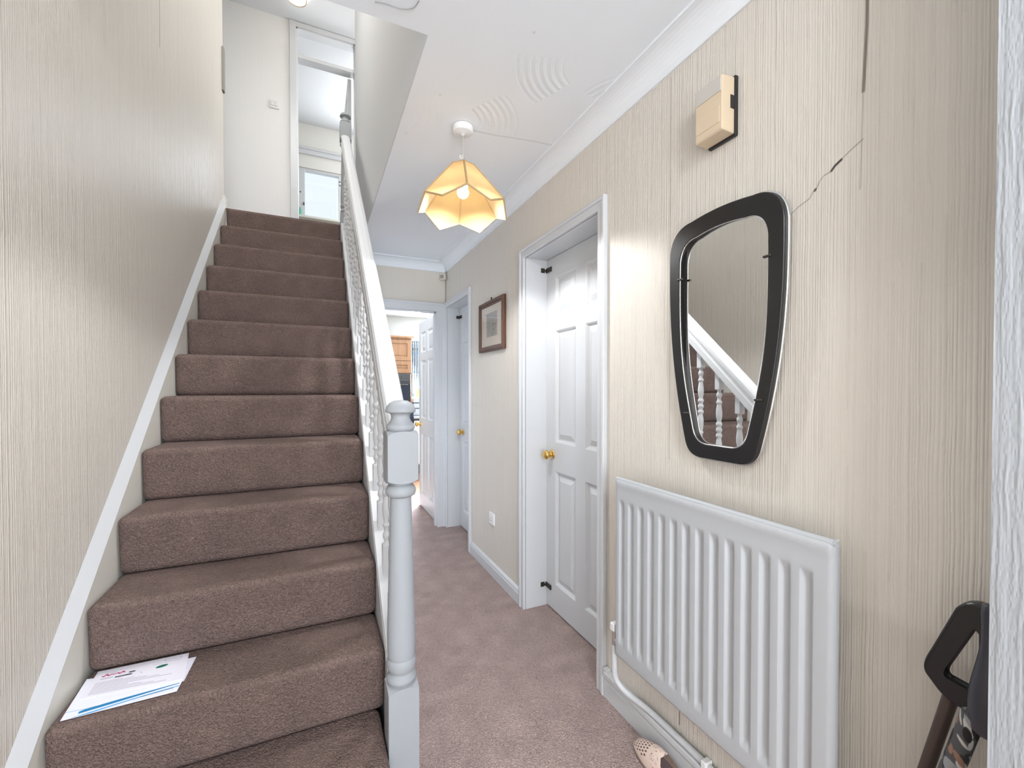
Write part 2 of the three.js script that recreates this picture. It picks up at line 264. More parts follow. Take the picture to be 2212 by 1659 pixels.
// leaf lies in local (u: 0..w, v: 0..h), front at depth 0 facing +d
function panelRects(w, h) {
  const st = w * 0.14, mid = w * 0.125, pw = (w - 2 * st - mid) / 2, k = h / 1.955, out = [];
  for (const u of [st, st + pw + mid]) for (const [v0, v1] of [[0.145, 0.775], [0.935, 1.55], [1.632, 1.845]]) out.push([u, v0 * k, u + pw, v1 * k]);
  return out;
}
function sixPanelLeaf(parent, w, h, place, mat) {
  const rs = panelRects(w, h), th = 0.036;
  const leaf = part(parent, 'leaf', uvm(place(ext(poly(rect(0, 0, w, h), rs.map((r) => rect(...r))), th).translate(0, 0, -th))), mat);
  const offs = [0, 0.006, 0.014, 0.02, 0.048];
  const depth = [0, -0.004, -0.0135, -0.014, -0.003];
  for (const r of rs) {
    const W = r[2] - r[0], H = r[3] - r[1], lines = (L) => [...offs, ...offs.map((o) => L - o).reverse()];
    const f = (u, v) => { const d = Math.min(u, v, W - u, H - v); for (let i = 0; i < offs.length - 1; i++) if (d <= offs[i + 1] + 1e-9) { const t = (d - offs[i]) / (offs[i + 1] - offs[i]); return depth[i] + (depth[i + 1] - depth[i]) * t; } return depth[4]; };
    const front = gridFace(lines(W), lines(H), f).translate(r[0], r[1], 0);
    const back = gridFace(lines(W), lines(H), f).applyMatrix4(new THREE.Matrix4().makeScale(1, 1, -1)).translate(r[0], r[1], -th);
    { const p = back.attributes.position; for (let i = 0; i < p.count; i += 3) { const t = [p.getX(i), p.getY(i), p.getZ(i)]; p.setXYZ(i, p.getX(i + 1), p.getY(i + 1), p.getZ(i + 1)); p.setXYZ(i + 1, ...t); } back.computeVertexNormals(); }
    part(leaf, 'panel', place(merge(front, back)), mat);
  }
  return leaf;
}
const knobGeo = () => lathe([[0, 0], [0.026, 0], [0.027, 0.003], [0.022, 0.007], [0.012, 0.009], [0.010, 0.016], [0.011, 0.022], [0.02, 0.026], [0.0255, 0.034], [0.0265, 0.041], [0.0245, 0.047], [0.02, 0.05], [0.018, 0.0495], [0.017, 0.053], [0.012, 0.0555], [0, 0.056]], 32);
// faces -x (on the right wall): local u runs away from the camera (-z), v up, depth towards -x.  (-z) x y = +x, so mirror u
const onRight = (x, zNear) => (g) => basis(g, [0, 0, 1], [0, 1, 0], [-1, 0, 0], [x, 0, zNear]);
function architraveRight(z0, z1, h, w, mat, end = z1 + w) {  // flat band with raised outer bead round an opening in the right wall
  const band = alongX(poly([[z0 - w, 0], [z0, 0], [z0, h], [z1, h], [z1, 0], [end, 0], [end, h + w], [z0 - w, h + w]]), XR - 0.016, 0.016, 0.003, 2);
  const o = 0.0015, e = end < 3.73 ? o : -o, bead = alongX(poly([[z0 - w - o, 0.0005], [z0 - w + 0.016, 0.0005], [z0 - w + 0.016, h + w - 0.016], [end - 0.016, h + w - 0.016], [end - 0.016, 0.0005], [end + e, 0.0005], [end + e, h + w + o], [z0 - w - o, h + w + o]]), XR - 0.022, 0.0225, 0.004, 2);
  return merge(band, bead);
}
{ // door 1, right wall
  const [z0, z1, h] = D1, g = structGroup('door_1', [XR, 0, -(z0 + z1) / 2]), w = z1 - z0 - 0.004, X = 1.192;
  part(g, 'architrave', architraveRight(z0, z1, h, 0.048, M.white), M.white);
  part(g, 'lining', merge(box(XR, 1.262, 0, h, -z0 - 0.001, -z0 + 0.02), box(XR, 1.262, 0, h, -z1 - 0.02, -z1 + 0.001), box(XR, 1.262, h - 0.001, h + 0.02, -z1, -z0), box(1.23, 1.262, 0, h, -z0 - 0.02, -z0), box(1.23, 1.262, 0, h, -z1, -z1 + 0.02), box(1.23, 1.262, h - 0.02, h, -z1, -z0)), M.white);
  const leaf = sixPanelLeaf(g, w, h - 0.012, (q) => onRight(X, -z1 + 0.002)(q.translate(0, 0.009, 0)), M.white);
  part(leaf, 'knob', knobGeo().rotateZ(Math.PI / 2).translate(X, 0.868, -2.07), M.brass, 'round brass knob');
  for (const y of [1.895, 0.12]) part(leaf, 'latch', merge(rbox(X - 0.008, X, y - 0.013, y + 0.013, -2.132, -2.075, 0.002), rbox(X - 0.026, X - 0.004, y - 0.004, y + 0.004, -2.133, -2.121, 0.002), rbox(X - 0.038, X - 0.014, y - 0.012, y + 0.014, -2.135, -2.129, 0.002)), M.darkMetal, 'small black latch');
}
{ // door 2, right wall at the far end
  const [z0, z1, h] = D2, g = structGroup('door_2', [XR, 0, -(z0 + z1) / 2]), w = z1 - z0 - 0.004, X = 1.175;
  part(g, 'architrave', architraveRight(z0, z1, h, 0.045, M.white, 3.735), M.white);
  part(g, 'lining', merge(box(XR, 1.262, 0, h, -z0 - 0.001, -z0 + 0.02), box(XR, 1.262, 0, h, -z1 - 0.02, -z1 + 0.001), box(XR, 1.262, h - 0.001, h + 0.02, -z1, -z0), box(1.215, 1.262, 0, h, -z0 - 0.02, -z0), box(1.215, 1.262, 0, h, -z1, -z1 + 0.02), box(1.215, 1.262, h - 0.02, h, -z1, -z0)), M.white);
  const leaf = sixPanelLeaf(g, w, h - 0.012, (q) => onRight(X, -z1 + 0.002)(q.translate(0, 0.009, 0)), M.white);
  part(leaf, 'knob', knobGeo().rotateZ(Math.PI / 2).translate(X, 0.85, -3.60), M.brass, 'round brass knob');
  part(leaf, 'latch', merge(rbox(X - 0.008, X, 1.852, 1.878, -3.687, -3.63, 0.002), rbox(X - 0.034, X - 0.004, 1.852, 1.878, -3.69, -3.683, 0.002)), M.darkMetal, 'small black latch');
  part(leaf, 'coat_hook', merge(rbox(X - 0.006, X, 1.71, 1.80, -3.27, -3.235, 0.002), tube([[X - 0.004, 1.74, -3.252], [X - 0.03, 1.725, -3.252], [X - 0.04, 1.74, -3.252], [X - 0.042, 1.765, -3.252]], 0.005, 16, 8)), M.plastic, 'white coat hook');
}
{ // door 3, to the kitchen: opened along its right jamb
  const g = structGroup('door_3', [(KX[0] + KX[1]) / 2, 0, ZE]), h = KX[2], X = 0.995;
  const aw = 0.07;
  part(g, 'architrave', merge(alongZ(poly([[KX[0] - aw + 0.03, 0], [KX[0], 0], [KX[0], h], [KX[1], h], [KX[1], 0], [KX[1] + aw, 0], [KX[1] + aw, h + aw], [KX[0] - aw + 0.03, h + aw]]), ZE, 0.016, 0.003), alongZ(poly([[KX[1] + aw - 0.02, 0], [KX[1] + aw, 0], [KX[1] + aw, h + aw], [KX[0] - aw + 0.03, h + aw], [KX[0] - aw + 0.03, h + aw - 0.02], [KX[1] + aw - 0.02, h + aw - 0.02]]), ZE + 0.002, 0.021, 0.004)), M.white);
  part(g, 'lining', merge(box(KX[0] - 0.02, KX[0] + 0.001, 0, h, ZE - 0.122, ZE), box(KX[1] - 0.001, KX[1] + 0.02, 0, h, ZE - 0.122, ZE), box(KX[0], KX[1], h - 0.001, h + 0.02, ZE - 0.122, ZE), box(KX[1] - 0.012, KX[1], 0, h, ZE - 0.075, ZE - 0.035), box(KX[0], KX[1], h - 0.012, h, ZE - 0.075, ZE - 0.035)), M.white);
  // leaf faces -x; free edge far away
  const w = 0.67, leaf = sixPanelLeaf(g, w, h - 0.014, (q) => onRight(X, ZE - 0.125 - w)(q.translate(0, 0.012, 0)), M.white);
  part(leaf, 'knob', merge(knobGeo().rotateZ(Math.PI / 2).translate(X, 0.86, ZE - 0.125 - w + 0.06), knobGeo().rotateZ(-Math.PI / 2).translate(X + 0.036, 0.86, ZE - 0.125 - w + 0.06)), M.brass, 'round brass knob');
  for (const y of [0.25, 1.62]) part(leaf, 'hinge', rod([X + 0.039, y - 0.045, ZE - 0.123], [X + 0.039, y + 0.045, ZE - 0.123], 0.005), M.chrome);
}
{ // door 4, bedroom door on the landing, open inwards, with a fanlight over it
  const g = structGroup('door_4', [(T[0] + T[1]) / 2, LF, LZ]), y1 = 4.555;
  part(g, 'frame', merge(alongZ(poly([[T[0] - 0.06, LF], [T[0], LF], [T[0], T[2]], [T[1], T[2]], [T[1], LF], [T[1] + 0.06, LF], [T[1] + 0.06, 4.895], [T[0] - 0.06, 4.895]]), LZ, 0.018, 0.003), box(T[0] - 0.002, T[0] + 0.012, LF, T[2], LZ - 0.1, LZ), box(T[1] - 0.012, T[1] + 0.002, LF, T[2], LZ - 0.1, LZ), box(T[0], T[1], T[2] - 0.012, T[2] + 0.002, LZ - 0.1, LZ)), M.white);
  part(g, 'transom_bar', rbox(T[0], T[1], y1, y1 + 0.035, LZ - 0.1, LZ + 0.002, 0.003), M.white);
  part(g, 'transom_pane', box(T[0] + 0.012, T[1] - 0.012, y1 + 0.035, T[2] - 0.012, LZ - 0.055, LZ - 0.051), M.glass);
  const w = 0.62, X = 0.33, leaf = sixPanelLeaf(g, w, 1.94, (q) => onRight(X, LZ - 0.105 - w)(q.translate(0, LF + 0.008, 0)), M.white);
  const hz = LZ - 0.105 - w + 0.06;
  part(leaf, 'handle', merge(rbox(X - 0.008, X, 3.55, 3.70, hz - 0.02, hz + 0.02, 0.003), rod([X, 3.64, hz], [X - 0.065, 3.64, hz], 0.010), tube([[X - 0.06, 3.64, hz], [X - 0.066, 3.642, hz + 0.05], [X - 0.063, 3.63, hz + 0.11]], 0.010, 14, 8)), M.chrome, 'chrome lever handle');
}
// glazed front door behind the camera and windows
{ const g = structGroup('door_5', [0.12, 0, ZF]);
  part(g, 'frame', alongZ(poly(rect(-0.63, 0.02, 0.87, 2.15), [rect(-0.57, 0.1, 0.09, 2.09), rect(0.15, 0.1, 0.81, 2.09)]), ZF + 0.02, 0.07, 0.004), M.white);
  part(g, 'pane', box(-0.58, 0.10, 0.09, 2.1, ZF + 0.05, ZF + 0.056), M.glass); part(g, 'pane', box(0.14, 0.82, 0.09, 2.1, ZF + 0.05, ZF + 0.056), M.glass); }
{ const g = structGroup('window_1', [0.33, BW[2], BZ]), l = BW[0] - 0.075;
  part(g, 'frame', alongZ(poly(rect(l, BW[2], BW[1], BW[3]), [rect(BW[0] + 0.02, BW[2] + 0.05, 0.315, BW[3] - 0.035), rect(0.365, BW[2] + 0.05, BW[1] - 0.05, BW[3] - 0.035)]), BZ - 0.09, 0.07, 0.006), M.white);
  part(g, 'pane', box(BW[0] + 0.01, 0.325, BW[2] + 0.04, BW[3] - 0.03, BZ - 0.058, BZ - 0.054), M.glass); part(g, 'pane', box(0.355, BW[1] - 0.04, BW[2] + 0.04, BW[3] - 0.03, BZ - 0.058, BZ - 0.054), M.glass);
  part(g, 'sill', rbox(l - 0.05, BW[1] + 0.05, BW[2] - 0.03, BW[2], BZ - 0.05, BZ + 0.11, 0.006), M.creamPaint);
  part(g, 'fastener', merge(rbox(BW[0] - 0.002, BW[0] + 0.012, 3.78, 3.82, BZ - 0.02, BZ - 0.005, 0.002), rbox(BW[0] - 0.045, BW[0] - 0.03, 3.95, 3.965, BZ - 0.02, BZ - 0.012, 0.002)), M.darkMetal); }
{ const g = structGroup('added_window_3', [1.35, 3.49, -4.38]);  // unseen window, added to brighten the landing and stair wall
  part(g, 'frame', alongX(poly(rect(3.97, 3.49, 4.79, 4.51), [rect(4.01, 3.53, 4.75, 4.47)]), 1.32, 0.06, 0.005), M.white);
  part(g, 'pane', box(1.348, 1.352, 3.525, 4.475, -4.755, -4.005), M.glass); }
{ const g = structGroup('window_2', [1.85, KW[2], KZ]);
  part(g, 'frame', alongZ(poly(rect(KW[0], KW[2], KW[1], KW[3]), [rect(KW[0] + 0.045, KW[2] + 0.045, 1.815, KW[3] - 0.045), rect(1.86, KW[2] + 0.045, KW[1] - 0.045, KW[3] - 0.045)]), KZ - 0.09, 0.06, 0.005), M.white);
  part(g, 'pane', box(KW[0] + 0.04, 1.82, KW[2] + 0.04, KW[3] - 0.04, KZ - 0.062, KZ - 0.058), M.glass); part(g, 'pane', box(1.855, KW[1] - 0.04, KW[2] + 0.04, KW[3] - 0.04, KZ - 0.062, KZ - 0.058), M.glass); }

// ------------------------------------------------------------------ staircase
{
  const t = thing('staircase', 'straight flight of stairs fitted with brown carpet, rising to the landing', 'stairs', [-0.2, 0, -1.2]);
  for (let k = 1; k <= 13; k++) {
    const z = zR(k), back = k === 13 ? z - 0.06 : z - GO - 0.03, w = [-0.6115, k === 1 ? 0.182 : 0.1985];
    const g = new RoundedBoxGeometry(w[1] - w[0], 0.2, z - back + 0.012, 5, 0.024);
    const p = g.attributes.position, q = V();
    for (let i = 0; i < p.count; i++) { q.fromBufferAttribute(p, i); const top = (q.y + 0.1) / 0.2; p.setZ(i, q.z - (1 - top) * (q.z > 0 ? 0.012 : 0)); if (q.y < 0) p.setY(i, q.y * 1.02); }
    g.computeVertexNormals();
    part(t, 'step', uvm(g.translate((w[0] + w[1]) / 2, 0.2 * k - 0.1, (z + 0.006 + back + 0.006) / 2)), M.stairCarpetShaded);
  }
  const nose = (z) => 0.4 + (0.2 / GO) * (z + zR(2)), S = 0.2 / GO;      // z counted away from the camera
  const A = 1.0, B = -zR(13) + 0.02;
  part(t, 'wall_string', alongX(poly([[A, 0.0], [A + 0.3, 0.0], [B + 0.05, nose(B) - 0.26], [B + 0.05, LF + 0.09], [B - 0.02, LF + 0.09], [B - 0.02, nose(B - 0.02) + 0.014], [A, nose(A) + 0.014]]), XL, 0.0225), M.creamPaint, 'cream painted wall string');
  { const a = A, b = B - 0.02, q = [[XL, nose(a) + 0.072, -a], [-0.611, nose(a) + 0.013, -a], [XL, nose(a) - 0.0, -a], [XL, nose(b) + 0.072, -b], [-0.611, nose(b) + 0.013, -b], [XL, nose(b) - 0.0, -b]], f = [[0, 1, 4], [0, 4, 3], [1, 2, 5], [1, 5, 4], [2, 0, 3], [2, 3, 5], [0, 2, 1], [3, 4, 5]];
    const g = new THREE.BufferGeometry(); g.setAttribute('position', new THREE.Float32BufferAttribute(f.flat().flatMap((k) => q[k]), 3)); g.computeVertexNormals(); part(t, 'capping', uvm(g), M.white, 'white capping strip along the wall'); }
  part(t, 'outer_string', alongX(poly([[1.30, 0.0], [1.45, 0.0], [B, nose(B) - 0.30], [B, LF - 0.01], [3.80, LF - 0.01], [1.30, nose(1.30) + 0.03]]), 0.199, 0.006), M.white);
  part(t, 'string_rail', merge(alongX(poly([[1.30, nose(1.30) + 0.028], [3.84, nose(3.84) + 0.028], [3.84, nose(3.84) + 0.05], [1.30, nose(1.30) + 0.05]]), 0.197, 0.06, 0.003), alongX(poly([[1.30, nose(1.30) - 0.0], [3.84, nose(3.84) - 0.0], [3.84, nose(3.84) + 0.012], [1.30, nose(1.30) + 0.012]]), 0.197, 0.004, 0.001)), M.white);

  const r = thing('stair_railing', 'white painted stair balustrade with turned balusters between two newel posts', 'railing', [0.228, 0, -1.29]);
  // newel post profile, heights as on the lower post
  function newel(cx, cz, base, lower) {
    const up = (g) => g.translate(cx, base, cz), W = 0.044, n = [];
    const csg = new Evaluator(); csg.attributes = ['position', 'normal', 'uv'];
    const turnedBlock = (y0, y1, roundLow) => {              // square block whose ends were shouldered on the lathe
      const bx = new Brush(new RoundedBoxGeometry(2 * W, y1 - y0, 2 * W, 2, 0.002).translate(0, (y0 + y1) / 2, 0));
      const low = roundLow ? [[0, y0 - 0.001], [0.036, y0 - 0.001], [0.046, y0 + 0.002], [0.055, y0 + 0.007], [0.0635, y0 + 0.014]] : [[0, y0 - 0.01], [0.07, y0 - 0.01]];
      const lt = new Brush(new THREE.LatheGeometry([...low, [0.0635, y1 - 0.014], [0.055, y1 - 0.007], [0.046, y1 - 0.002], [0.036, y1 + 0.001], [0, y1 + 0.001]].map((q) => new THREE.Vector2(...q)), 64));
      bx.updateMatrixWorld(); lt.updateMatrixWorld();
      return toCreasedNormals(plain(csg.evaluate(bx, lt, INTERSECTION).geometry), 0.5);
    };
    n.push(up(turnedBlock(0, 0.366, false)));
    n.push(up(lathe([[0.036, 0.36], [0.038, 0.368], [0.042, 0.374], [0.043, 0.381], [0.041, 0.388], [0.0365, 0.394], [0.036, 0.400], [0.040, 0.408], [0.0425, 0.418], [0.0425, 0.428], [0.040, 0.436], [0.0385, 0.44], [0.040, 0.446], [0.041, 0.47], [0.0405, 0.52], [0.037, 0.66], [0.0335, 0.80], [0.031, 0.885], [0.0305, 0.912], [0.033, 0.916], [0.041, 0.922], [0.044, 0.932], [0.042, 0.942], [0.036, 0.95], [0.032, 0.953], [0.032, 0.96], [0.036, 0.968]], 40, 3)));
    n.push(up(turnedBlock(0.958, 1.112, true)));
    const cap = up(lathe([[0.033, 1.105], [0.037, 1.112], [0.041, 1.117], [0.042, 1.123], [0.039, 1.129], [0.0345, 1.133], [0.030, 1.139], [0.0265, 1.149], [0.0275, 1.156], [0.032, 1.162], [0.0405, 1.164], [0.0435, 1.166], [0.0435, 1.171], [0.0405, 1.181], [0.033, 1.191], [0.020, 1.1985], [0, 1.201]], 40));
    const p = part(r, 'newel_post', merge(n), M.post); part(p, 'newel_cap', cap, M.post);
  }
  newel(0.228, -1.292, 0, true);
  newel(0.238, -3.86, 2.325, false);
  // handrail
  const th = Math.atan(0.897), c = Math.cos(th), s = Math.sin(th), z0 = 1.33, z1 = 3.83, y0 = 1.0 + 0.897 * (z0 - 1.35);
  const prof = [[-0.033, 0.004], [-0.029, 0], [0.029, 0], [0.033, 0.004], [0.033, 0.034], [0.029, 0.040], [0.0285, 0.048], [0.033, 0.056], [0.0345, 0.066], [0.033, 0.078], [0.026, 0.088], [0.011, 0.093], [-0.011, 0.093], [-0.026, 0.088], [-0.033, 0.078], [-0.0345, 0.066], [-0.033, 0.056], [-0.0285, 0.048], [-0.029, 0.040], [-0.033, 0.034]];
  part(r, 'handrail', uvm(basis(ext(poly(prof), (z1 - z0) / c), [-1, 0, 0], [0, c, s], [0, s, -c], [0.233, y0, -z0])), M.white);
  // balusters
  const half = [[0.0155, 0], [0.0148, 0.006], [0.0118, 0.0115], [0.0105, 0.0155], [0.0118, 0.0205], [0.0152, 0.025], [0.0157, 0.031], [0.0148, 0.037], [0.0112, 0.0425], [0.0108, 0.046], [0.0125, 0.056], [0.0148, 0.07], [0.0157, 0.084], [0.0150, 0.10], [0.0128, 0.118], [0.0108, 0.133], [0.0112, 0.138], [0.0148, 0.1425], [0.0152, 0.147], [0.0125, 0.153], [0.0098, 0.157], [0.0097, 0.166], [0.0105, 0.170], [0.0135, 0.178], [0.0140, 0.185], [0.0130, 0.192], [0.0098, 0.198], [0.0088, 0.204], [0.0105, 0.209], [0.0140, 0.212], [0.0150, 0.216]];
  const turned = lathe([...half.slice(1).reverse().map(([a, b]) => [a, -b]), ...half], 18);
  const pitch = 0.134;
  for (let i = 0; ; i++) {
    const z = 1.44 + i * pitch; if (z > 3.78) break;
    const yb = nose(z) + 0.045, yt = 1.0 + 0.897 * (z - 1.35) + 0.004, mid = (yb + yt) / 2;
    const m = part(r, 'baluster', merge(turned.clone().translate(0.228, mid, -z), rbox(0.212, 0.244, yb - 0.02, mid - 0.213, -z - 0.016, -z + 0.016, 0.003), rbox(0.212, 0.244, mid + 0.213, yt + 0.02, -z - 0.016, -z + 0.016, 0.003)), M.white);
  }
}

// ------------------------------------------------------------------ post on the stairs
{
  const Y = 0.4005, group = 'post lying on the stairs';
  function sheet(name, label, cat, corners, y, tex, th = 0.0012) {   // corners: near-left, near-right, far-right, far-left (x, z)
    const c = corners, cx = c.reduce((a, p) => a + p[0], 0) / 4, cz = c.reduce((a, p) => a + p[1], 0) / 4;
    const g = new THREE.BoxGeometry(1, th, 1, 6, 1, 6), p = g.attributes.position;
    for (let i = 0; i < p.count; i++) { const u = p.getX(i) + 0.5, v = 0.5 - p.getZ(i), L = [c[0], c[1], c[2], c[3]]; const x = (1 - v) * ((1 - u) * L[0][0] + u * L[1][0]) + v * ((1 - u) * L[3][0] + u * L[2][0]), z = (1 - v) * ((1 - u) * L[0][1] + u * L[1][1]) + v * ((1 - u) * L[3][1] + u * L[2][1]); p.setXYZ(i, x, y + p.getY(i) + th / 2, z); }
    g.computeVertexNormals();
    const paper = std({ color: lin(0.80, 0.80, 0.84), roughness: 0.7 }), face = std({ map: tex, roughness: 0.6 });
    const t = thing(name, label, cat, [cx, y, cz], group);
    const m = part(t, 'paper', plain(g.clone()), paper);
    const q = new THREE.PlaneGeometry(1, 1, 1, 1).rotateX(-Math.PI / 2), pp = q.attributes.position;
    for (let i = 0; i < pp.count; i++) { const u = pp.getX(i) + 0.5, v = 0.5 - pp.getZ(i); const x = (1 - v) * ((1 - u) * c[0][0] + u * c[1][0]) + v * ((1 - u) * c[3][0] + u * c[2][0]), z = (1 - v) * ((1 - u) * c[0][1] + u * c[1][1]) + v * ((1 - u) * c[3][1] + u * c[2][1]); pp.setXYZ(i, x, y + th + 0.0003, z); }
    q.computeVertexNormals(); part(t, 'print', plain(q), face);
  }
  const bg = (g, w, h, c = '#e6e4ee') => { g.fillStyle = c; g.fillRect(0, 0, w, h); };
  const scribble = (g, x, y, w, hgt, style, lw) => { g.strokeStyle = style; g.lineWidth = lw; g.beginPath(); for (let i = 0; i <= 40; i++) { const t = i / 40, X = x + w * t, Yy = y + Math.sin(t * 26) * hgt * (0.6 + 0.4 * Math.sin(t * 9)); i ? g.lineTo(X, Yy) : g.moveTo(X, Yy); } g.stroke(); };
  const plainPost = canvasTex(256, 192, (g, w, h) => { bg(g, w, h, '#e2e1ec'); g.fillStyle = '#6a6a74'; g.fillRect(222, 50, 16, 4); g.strokeStyle = '#8fb4da'; g.lineWidth = 6; g.beginPath(); g.moveTo(0, 150); g.lineTo(120, 128); g.stroke(); });
  sheet('envelope', 'white envelope at the bottom of the post pile, poking out to the right', 'envelope', [[-0.565, -1.46], [-0.346, -1.492], [-0.342, -1.610], [-0.56, -1.60]], Y, plainPost);
  const leaflet = canvasTex(512, 384, (g, w, h) => { bg(g, w, h, '#e9ebf4');
    g.fillStyle = '#1f7fb6'; g.beginPath(); g.moveTo(60, 322); g.bezierCurveTo(120, 262, 260, 262, 500, 238); g.lineTo(506, 250); g.bezierCurveTo(330, 286, 220, 312, 62, 344); g.fill();
    g.fillStyle = '#6aaee4'; g.beginPath(); g.moveTo(30, 384); g.bezierCurveTo(180, 342, 330, 300, 510, 286); g.lineTo(510, 302); g.bezierCurveTo(340, 324, 230, 352, 130, 384); g.fill();
    g.strokeStyle = '#29537f'; g.lineWidth = 9; g.beginPath(); g.moveTo(330, 326); g.lineTo(484, 308); g.stroke();
    g.strokeStyle = '#8a8f9b'; g.lineWidth = 3; g.beginPath(); g.moveTo(300, 362); g.lineTo(490, 340); g.stroke(); g.strokeStyle = '#7fb2dc'; g.lineWidth = 4; g.beginPath(); g.moveTo(0, 318); g.lineTo(90, 300); g.stroke(); });
  sheet('leaflet', 'white leaflet with bold blue swoosh bands, under the letter on the stairs', 'leaflet', [[-0.586, -1.436], [-0.352, -1.446], [-0.347, -1.545], [-0.60, -1.612]], Y + 0.0016, leaflet);
  const letter = canvasTex(512, 360, (g, w, h) => { bg(g, w, h, '#e8e6f0');
    scribble(g, 44, 92, 120, 12, '#b2265a', 10); scribble(g, 54, 66, 60, 4, '#8d7a8a', 3);
    g.fillStyle = '#5a5a66'; g.fillRect(190, 104, 34, 20); g.fillRect(122, 138, 92, 20); g.fillStyle = '#26262f'; g.fillRect(194, 110, 26, 8); g.fillRect(180, 142, 24, 11);
    g.fillStyle = '#bdbcc9'; g.fillRect(44, 128, 66, 16); g.fillStyle = '#0d6b58'; g.beginPath(); g.ellipse(372, 126, 34, 17, -0.35, 0, 7); g.fill(); g.fillRect(342, 130, 28, 15);
    g.strokeStyle = '#a3a2b0'; g.lineWidth = 3; g.strokeRect(376, 24, 96, 30); g.beginPath(); g.moveTo(316, 86); g.lineTo(474, 68); g.stroke();
    g.strokeStyle = '#85798a'; g.lineWidth = 4; for (let i = 0; i < 9; i++) { g.beginPath(); g.moveTo(30, 186 + i * 18); g.lineTo(170 + ((i * 67) % 290), 186 + i * 18); g.stroke(); } g.fillStyle = '#333'; g.fillRect(262, 156, 7, 7); });
  sheet('letter', 'white letter with a red heading and a green mark, topmost of the post', 'letter', [[-0.578, -1.513], [-0.347, -1.496], [-0.366, -1.636], [-0.584, -1.637]], Y + 0.0032, letter);
}

// ------------------------------------------------------------------ pendant lamp
{
  const X = 0.572, Z = -1.75, t = thing('pendant_lamp', 'lit pendant lamp with a yellow fabric shade hanging from the hall ceiling', 'lamp', [X, HC, Z]);
  part(t, 'ceiling_rose', lathe([[0, HC], [0.043, HC], [0.044, HC - 0.004], [0.043, HC - 0.024], [0.038, HC - 0.028], [0.010, HC - 0.030], [0.006, HC - 0.038], [0, HC - 0.038]].reverse(), 40).translate(X, 0, Z), M.plastic);
  part(t, 'flex', tube([[X, HC - 0.03, Z], [X + 0.001, 2.26, Z], [X, 2.18, Z]], 0.0028, 12, 8), std({ color: lin(0.5, 0.48, 0.45), roughness: 0.5 }));
  part(t, 'lamp_holder', lathe([[0, 2.086], [0.021, 2.086], [0.023, 2.094], [0.018, 2.11], [0.019, 2.15], [0.013, 2.165], [0.012, 2.185], [0.006, 2.195], [0, 2.195]], 24).translate(X, 0, Z), M.plastic);  // low end flared to keep bulb light off the ceiling
  part(t, 'ring', merge(new THREE.TorusGeometry(0.006, 0.0015, 8, 16).translate(X - 0.008, 2.212, Z)), M.plastic);
  const a0 = (-18.1 + 5.1) * Math.PI / 180, cam = V(-X, 0, -Z).normalize();
  const P = (a, r, y) => { const x = r * Math.sin(a), z = r * Math.cos(a); return V(X + x, y + 0.045 * (x * cam.x + z * cam.z), Z + z); };
  const shade = part(t, 'lamp_shade', tube([...Array(6)].map((_, k) => P(a0 + k * Math.PI / 3, 0.05, 2.172).toArray()), 0.003, 48, 6, true, 0.01), M.trimTapeBacklit);
  for (let k = 0; k < 6; k++) {
    const A = a0 + k * Math.PI / 3, B = A + Math.PI / 3, m = (A + B) / 2;
    const a = P(A, 0.05, 2.172), b = P(B, 0.05, 2.172), c = P(B, 0.1827, 2.009), d = P(m, 0.1856, 1.966), e = P(A, 0.1827, 2.009);
    const N = 10, pos = [], uv = [];
    const grid = (i, j) => { const u = i / N, v = j / N, top = a.clone().lerp(b, u), low = u < 0.5 ? e.clone().lerp(d, u * 2) : d.clone().lerp(c, u * 2 - 1); const q = top.lerp(low, v); return q; };
    for (let i = 0; i < N; i++) for (let j = 0; j < N; j++) { const q = [grid(i, j), grid(i, j + 1), grid(i + 1, j + 1), grid(i, j), grid(i + 1, j + 1), grid(i + 1, j)]; q.forEach((p) => pos.push(p.x, p.y, p.z)); for (let n = 0; n < 6; n++) uv.push(0, 0); }
    const g = new THREE.BufferGeometry(); g.setAttribute('position', new THREE.Float32BufferAttribute(pos, 3)); g.setAttribute('uv', new THREE.Float32BufferAttribute(uv, 2)); g.computeVertexNormals();
    part(shade, 'panel', g, M.fabric);
    part(shade, 'trim', merge(rod(a.toArray(), e.toArray(), 0.0038, 0.0038, 8), rod(e.toArray(), d.toArray(), 0.0038, 0.0038, 8), rod(d.toArray(), c.toArray(), 0.0038, 0.0038, 8)), M.trimTapeBacklit);
  }
  part(t, 'bulb', new THREE.SphereGeometry(0.026, 24, 16).translate(X, 2.064, Z), M.bulb);
  const l = new THREE.PointLight(0xfffaf4, POWER.bulb); l.position.set(X, 2.06, Z); l.castShadow = true; l.shadow.radius = 1.2; scene.add(l);
  const d = new THREE.SpotLight(new THREE.Color().setRGB(0.98, 1.0, 1.03), POWER.downSpot, 0, 1.27, 0.14); d.position.set(X, 2.058, Z); d.target.position.set(X, 0, Z); d.castShadow = true; d.shadow.radius = 2; scene.add(d, d.target);   // spot added at the bulb to throw light down past the shade
}
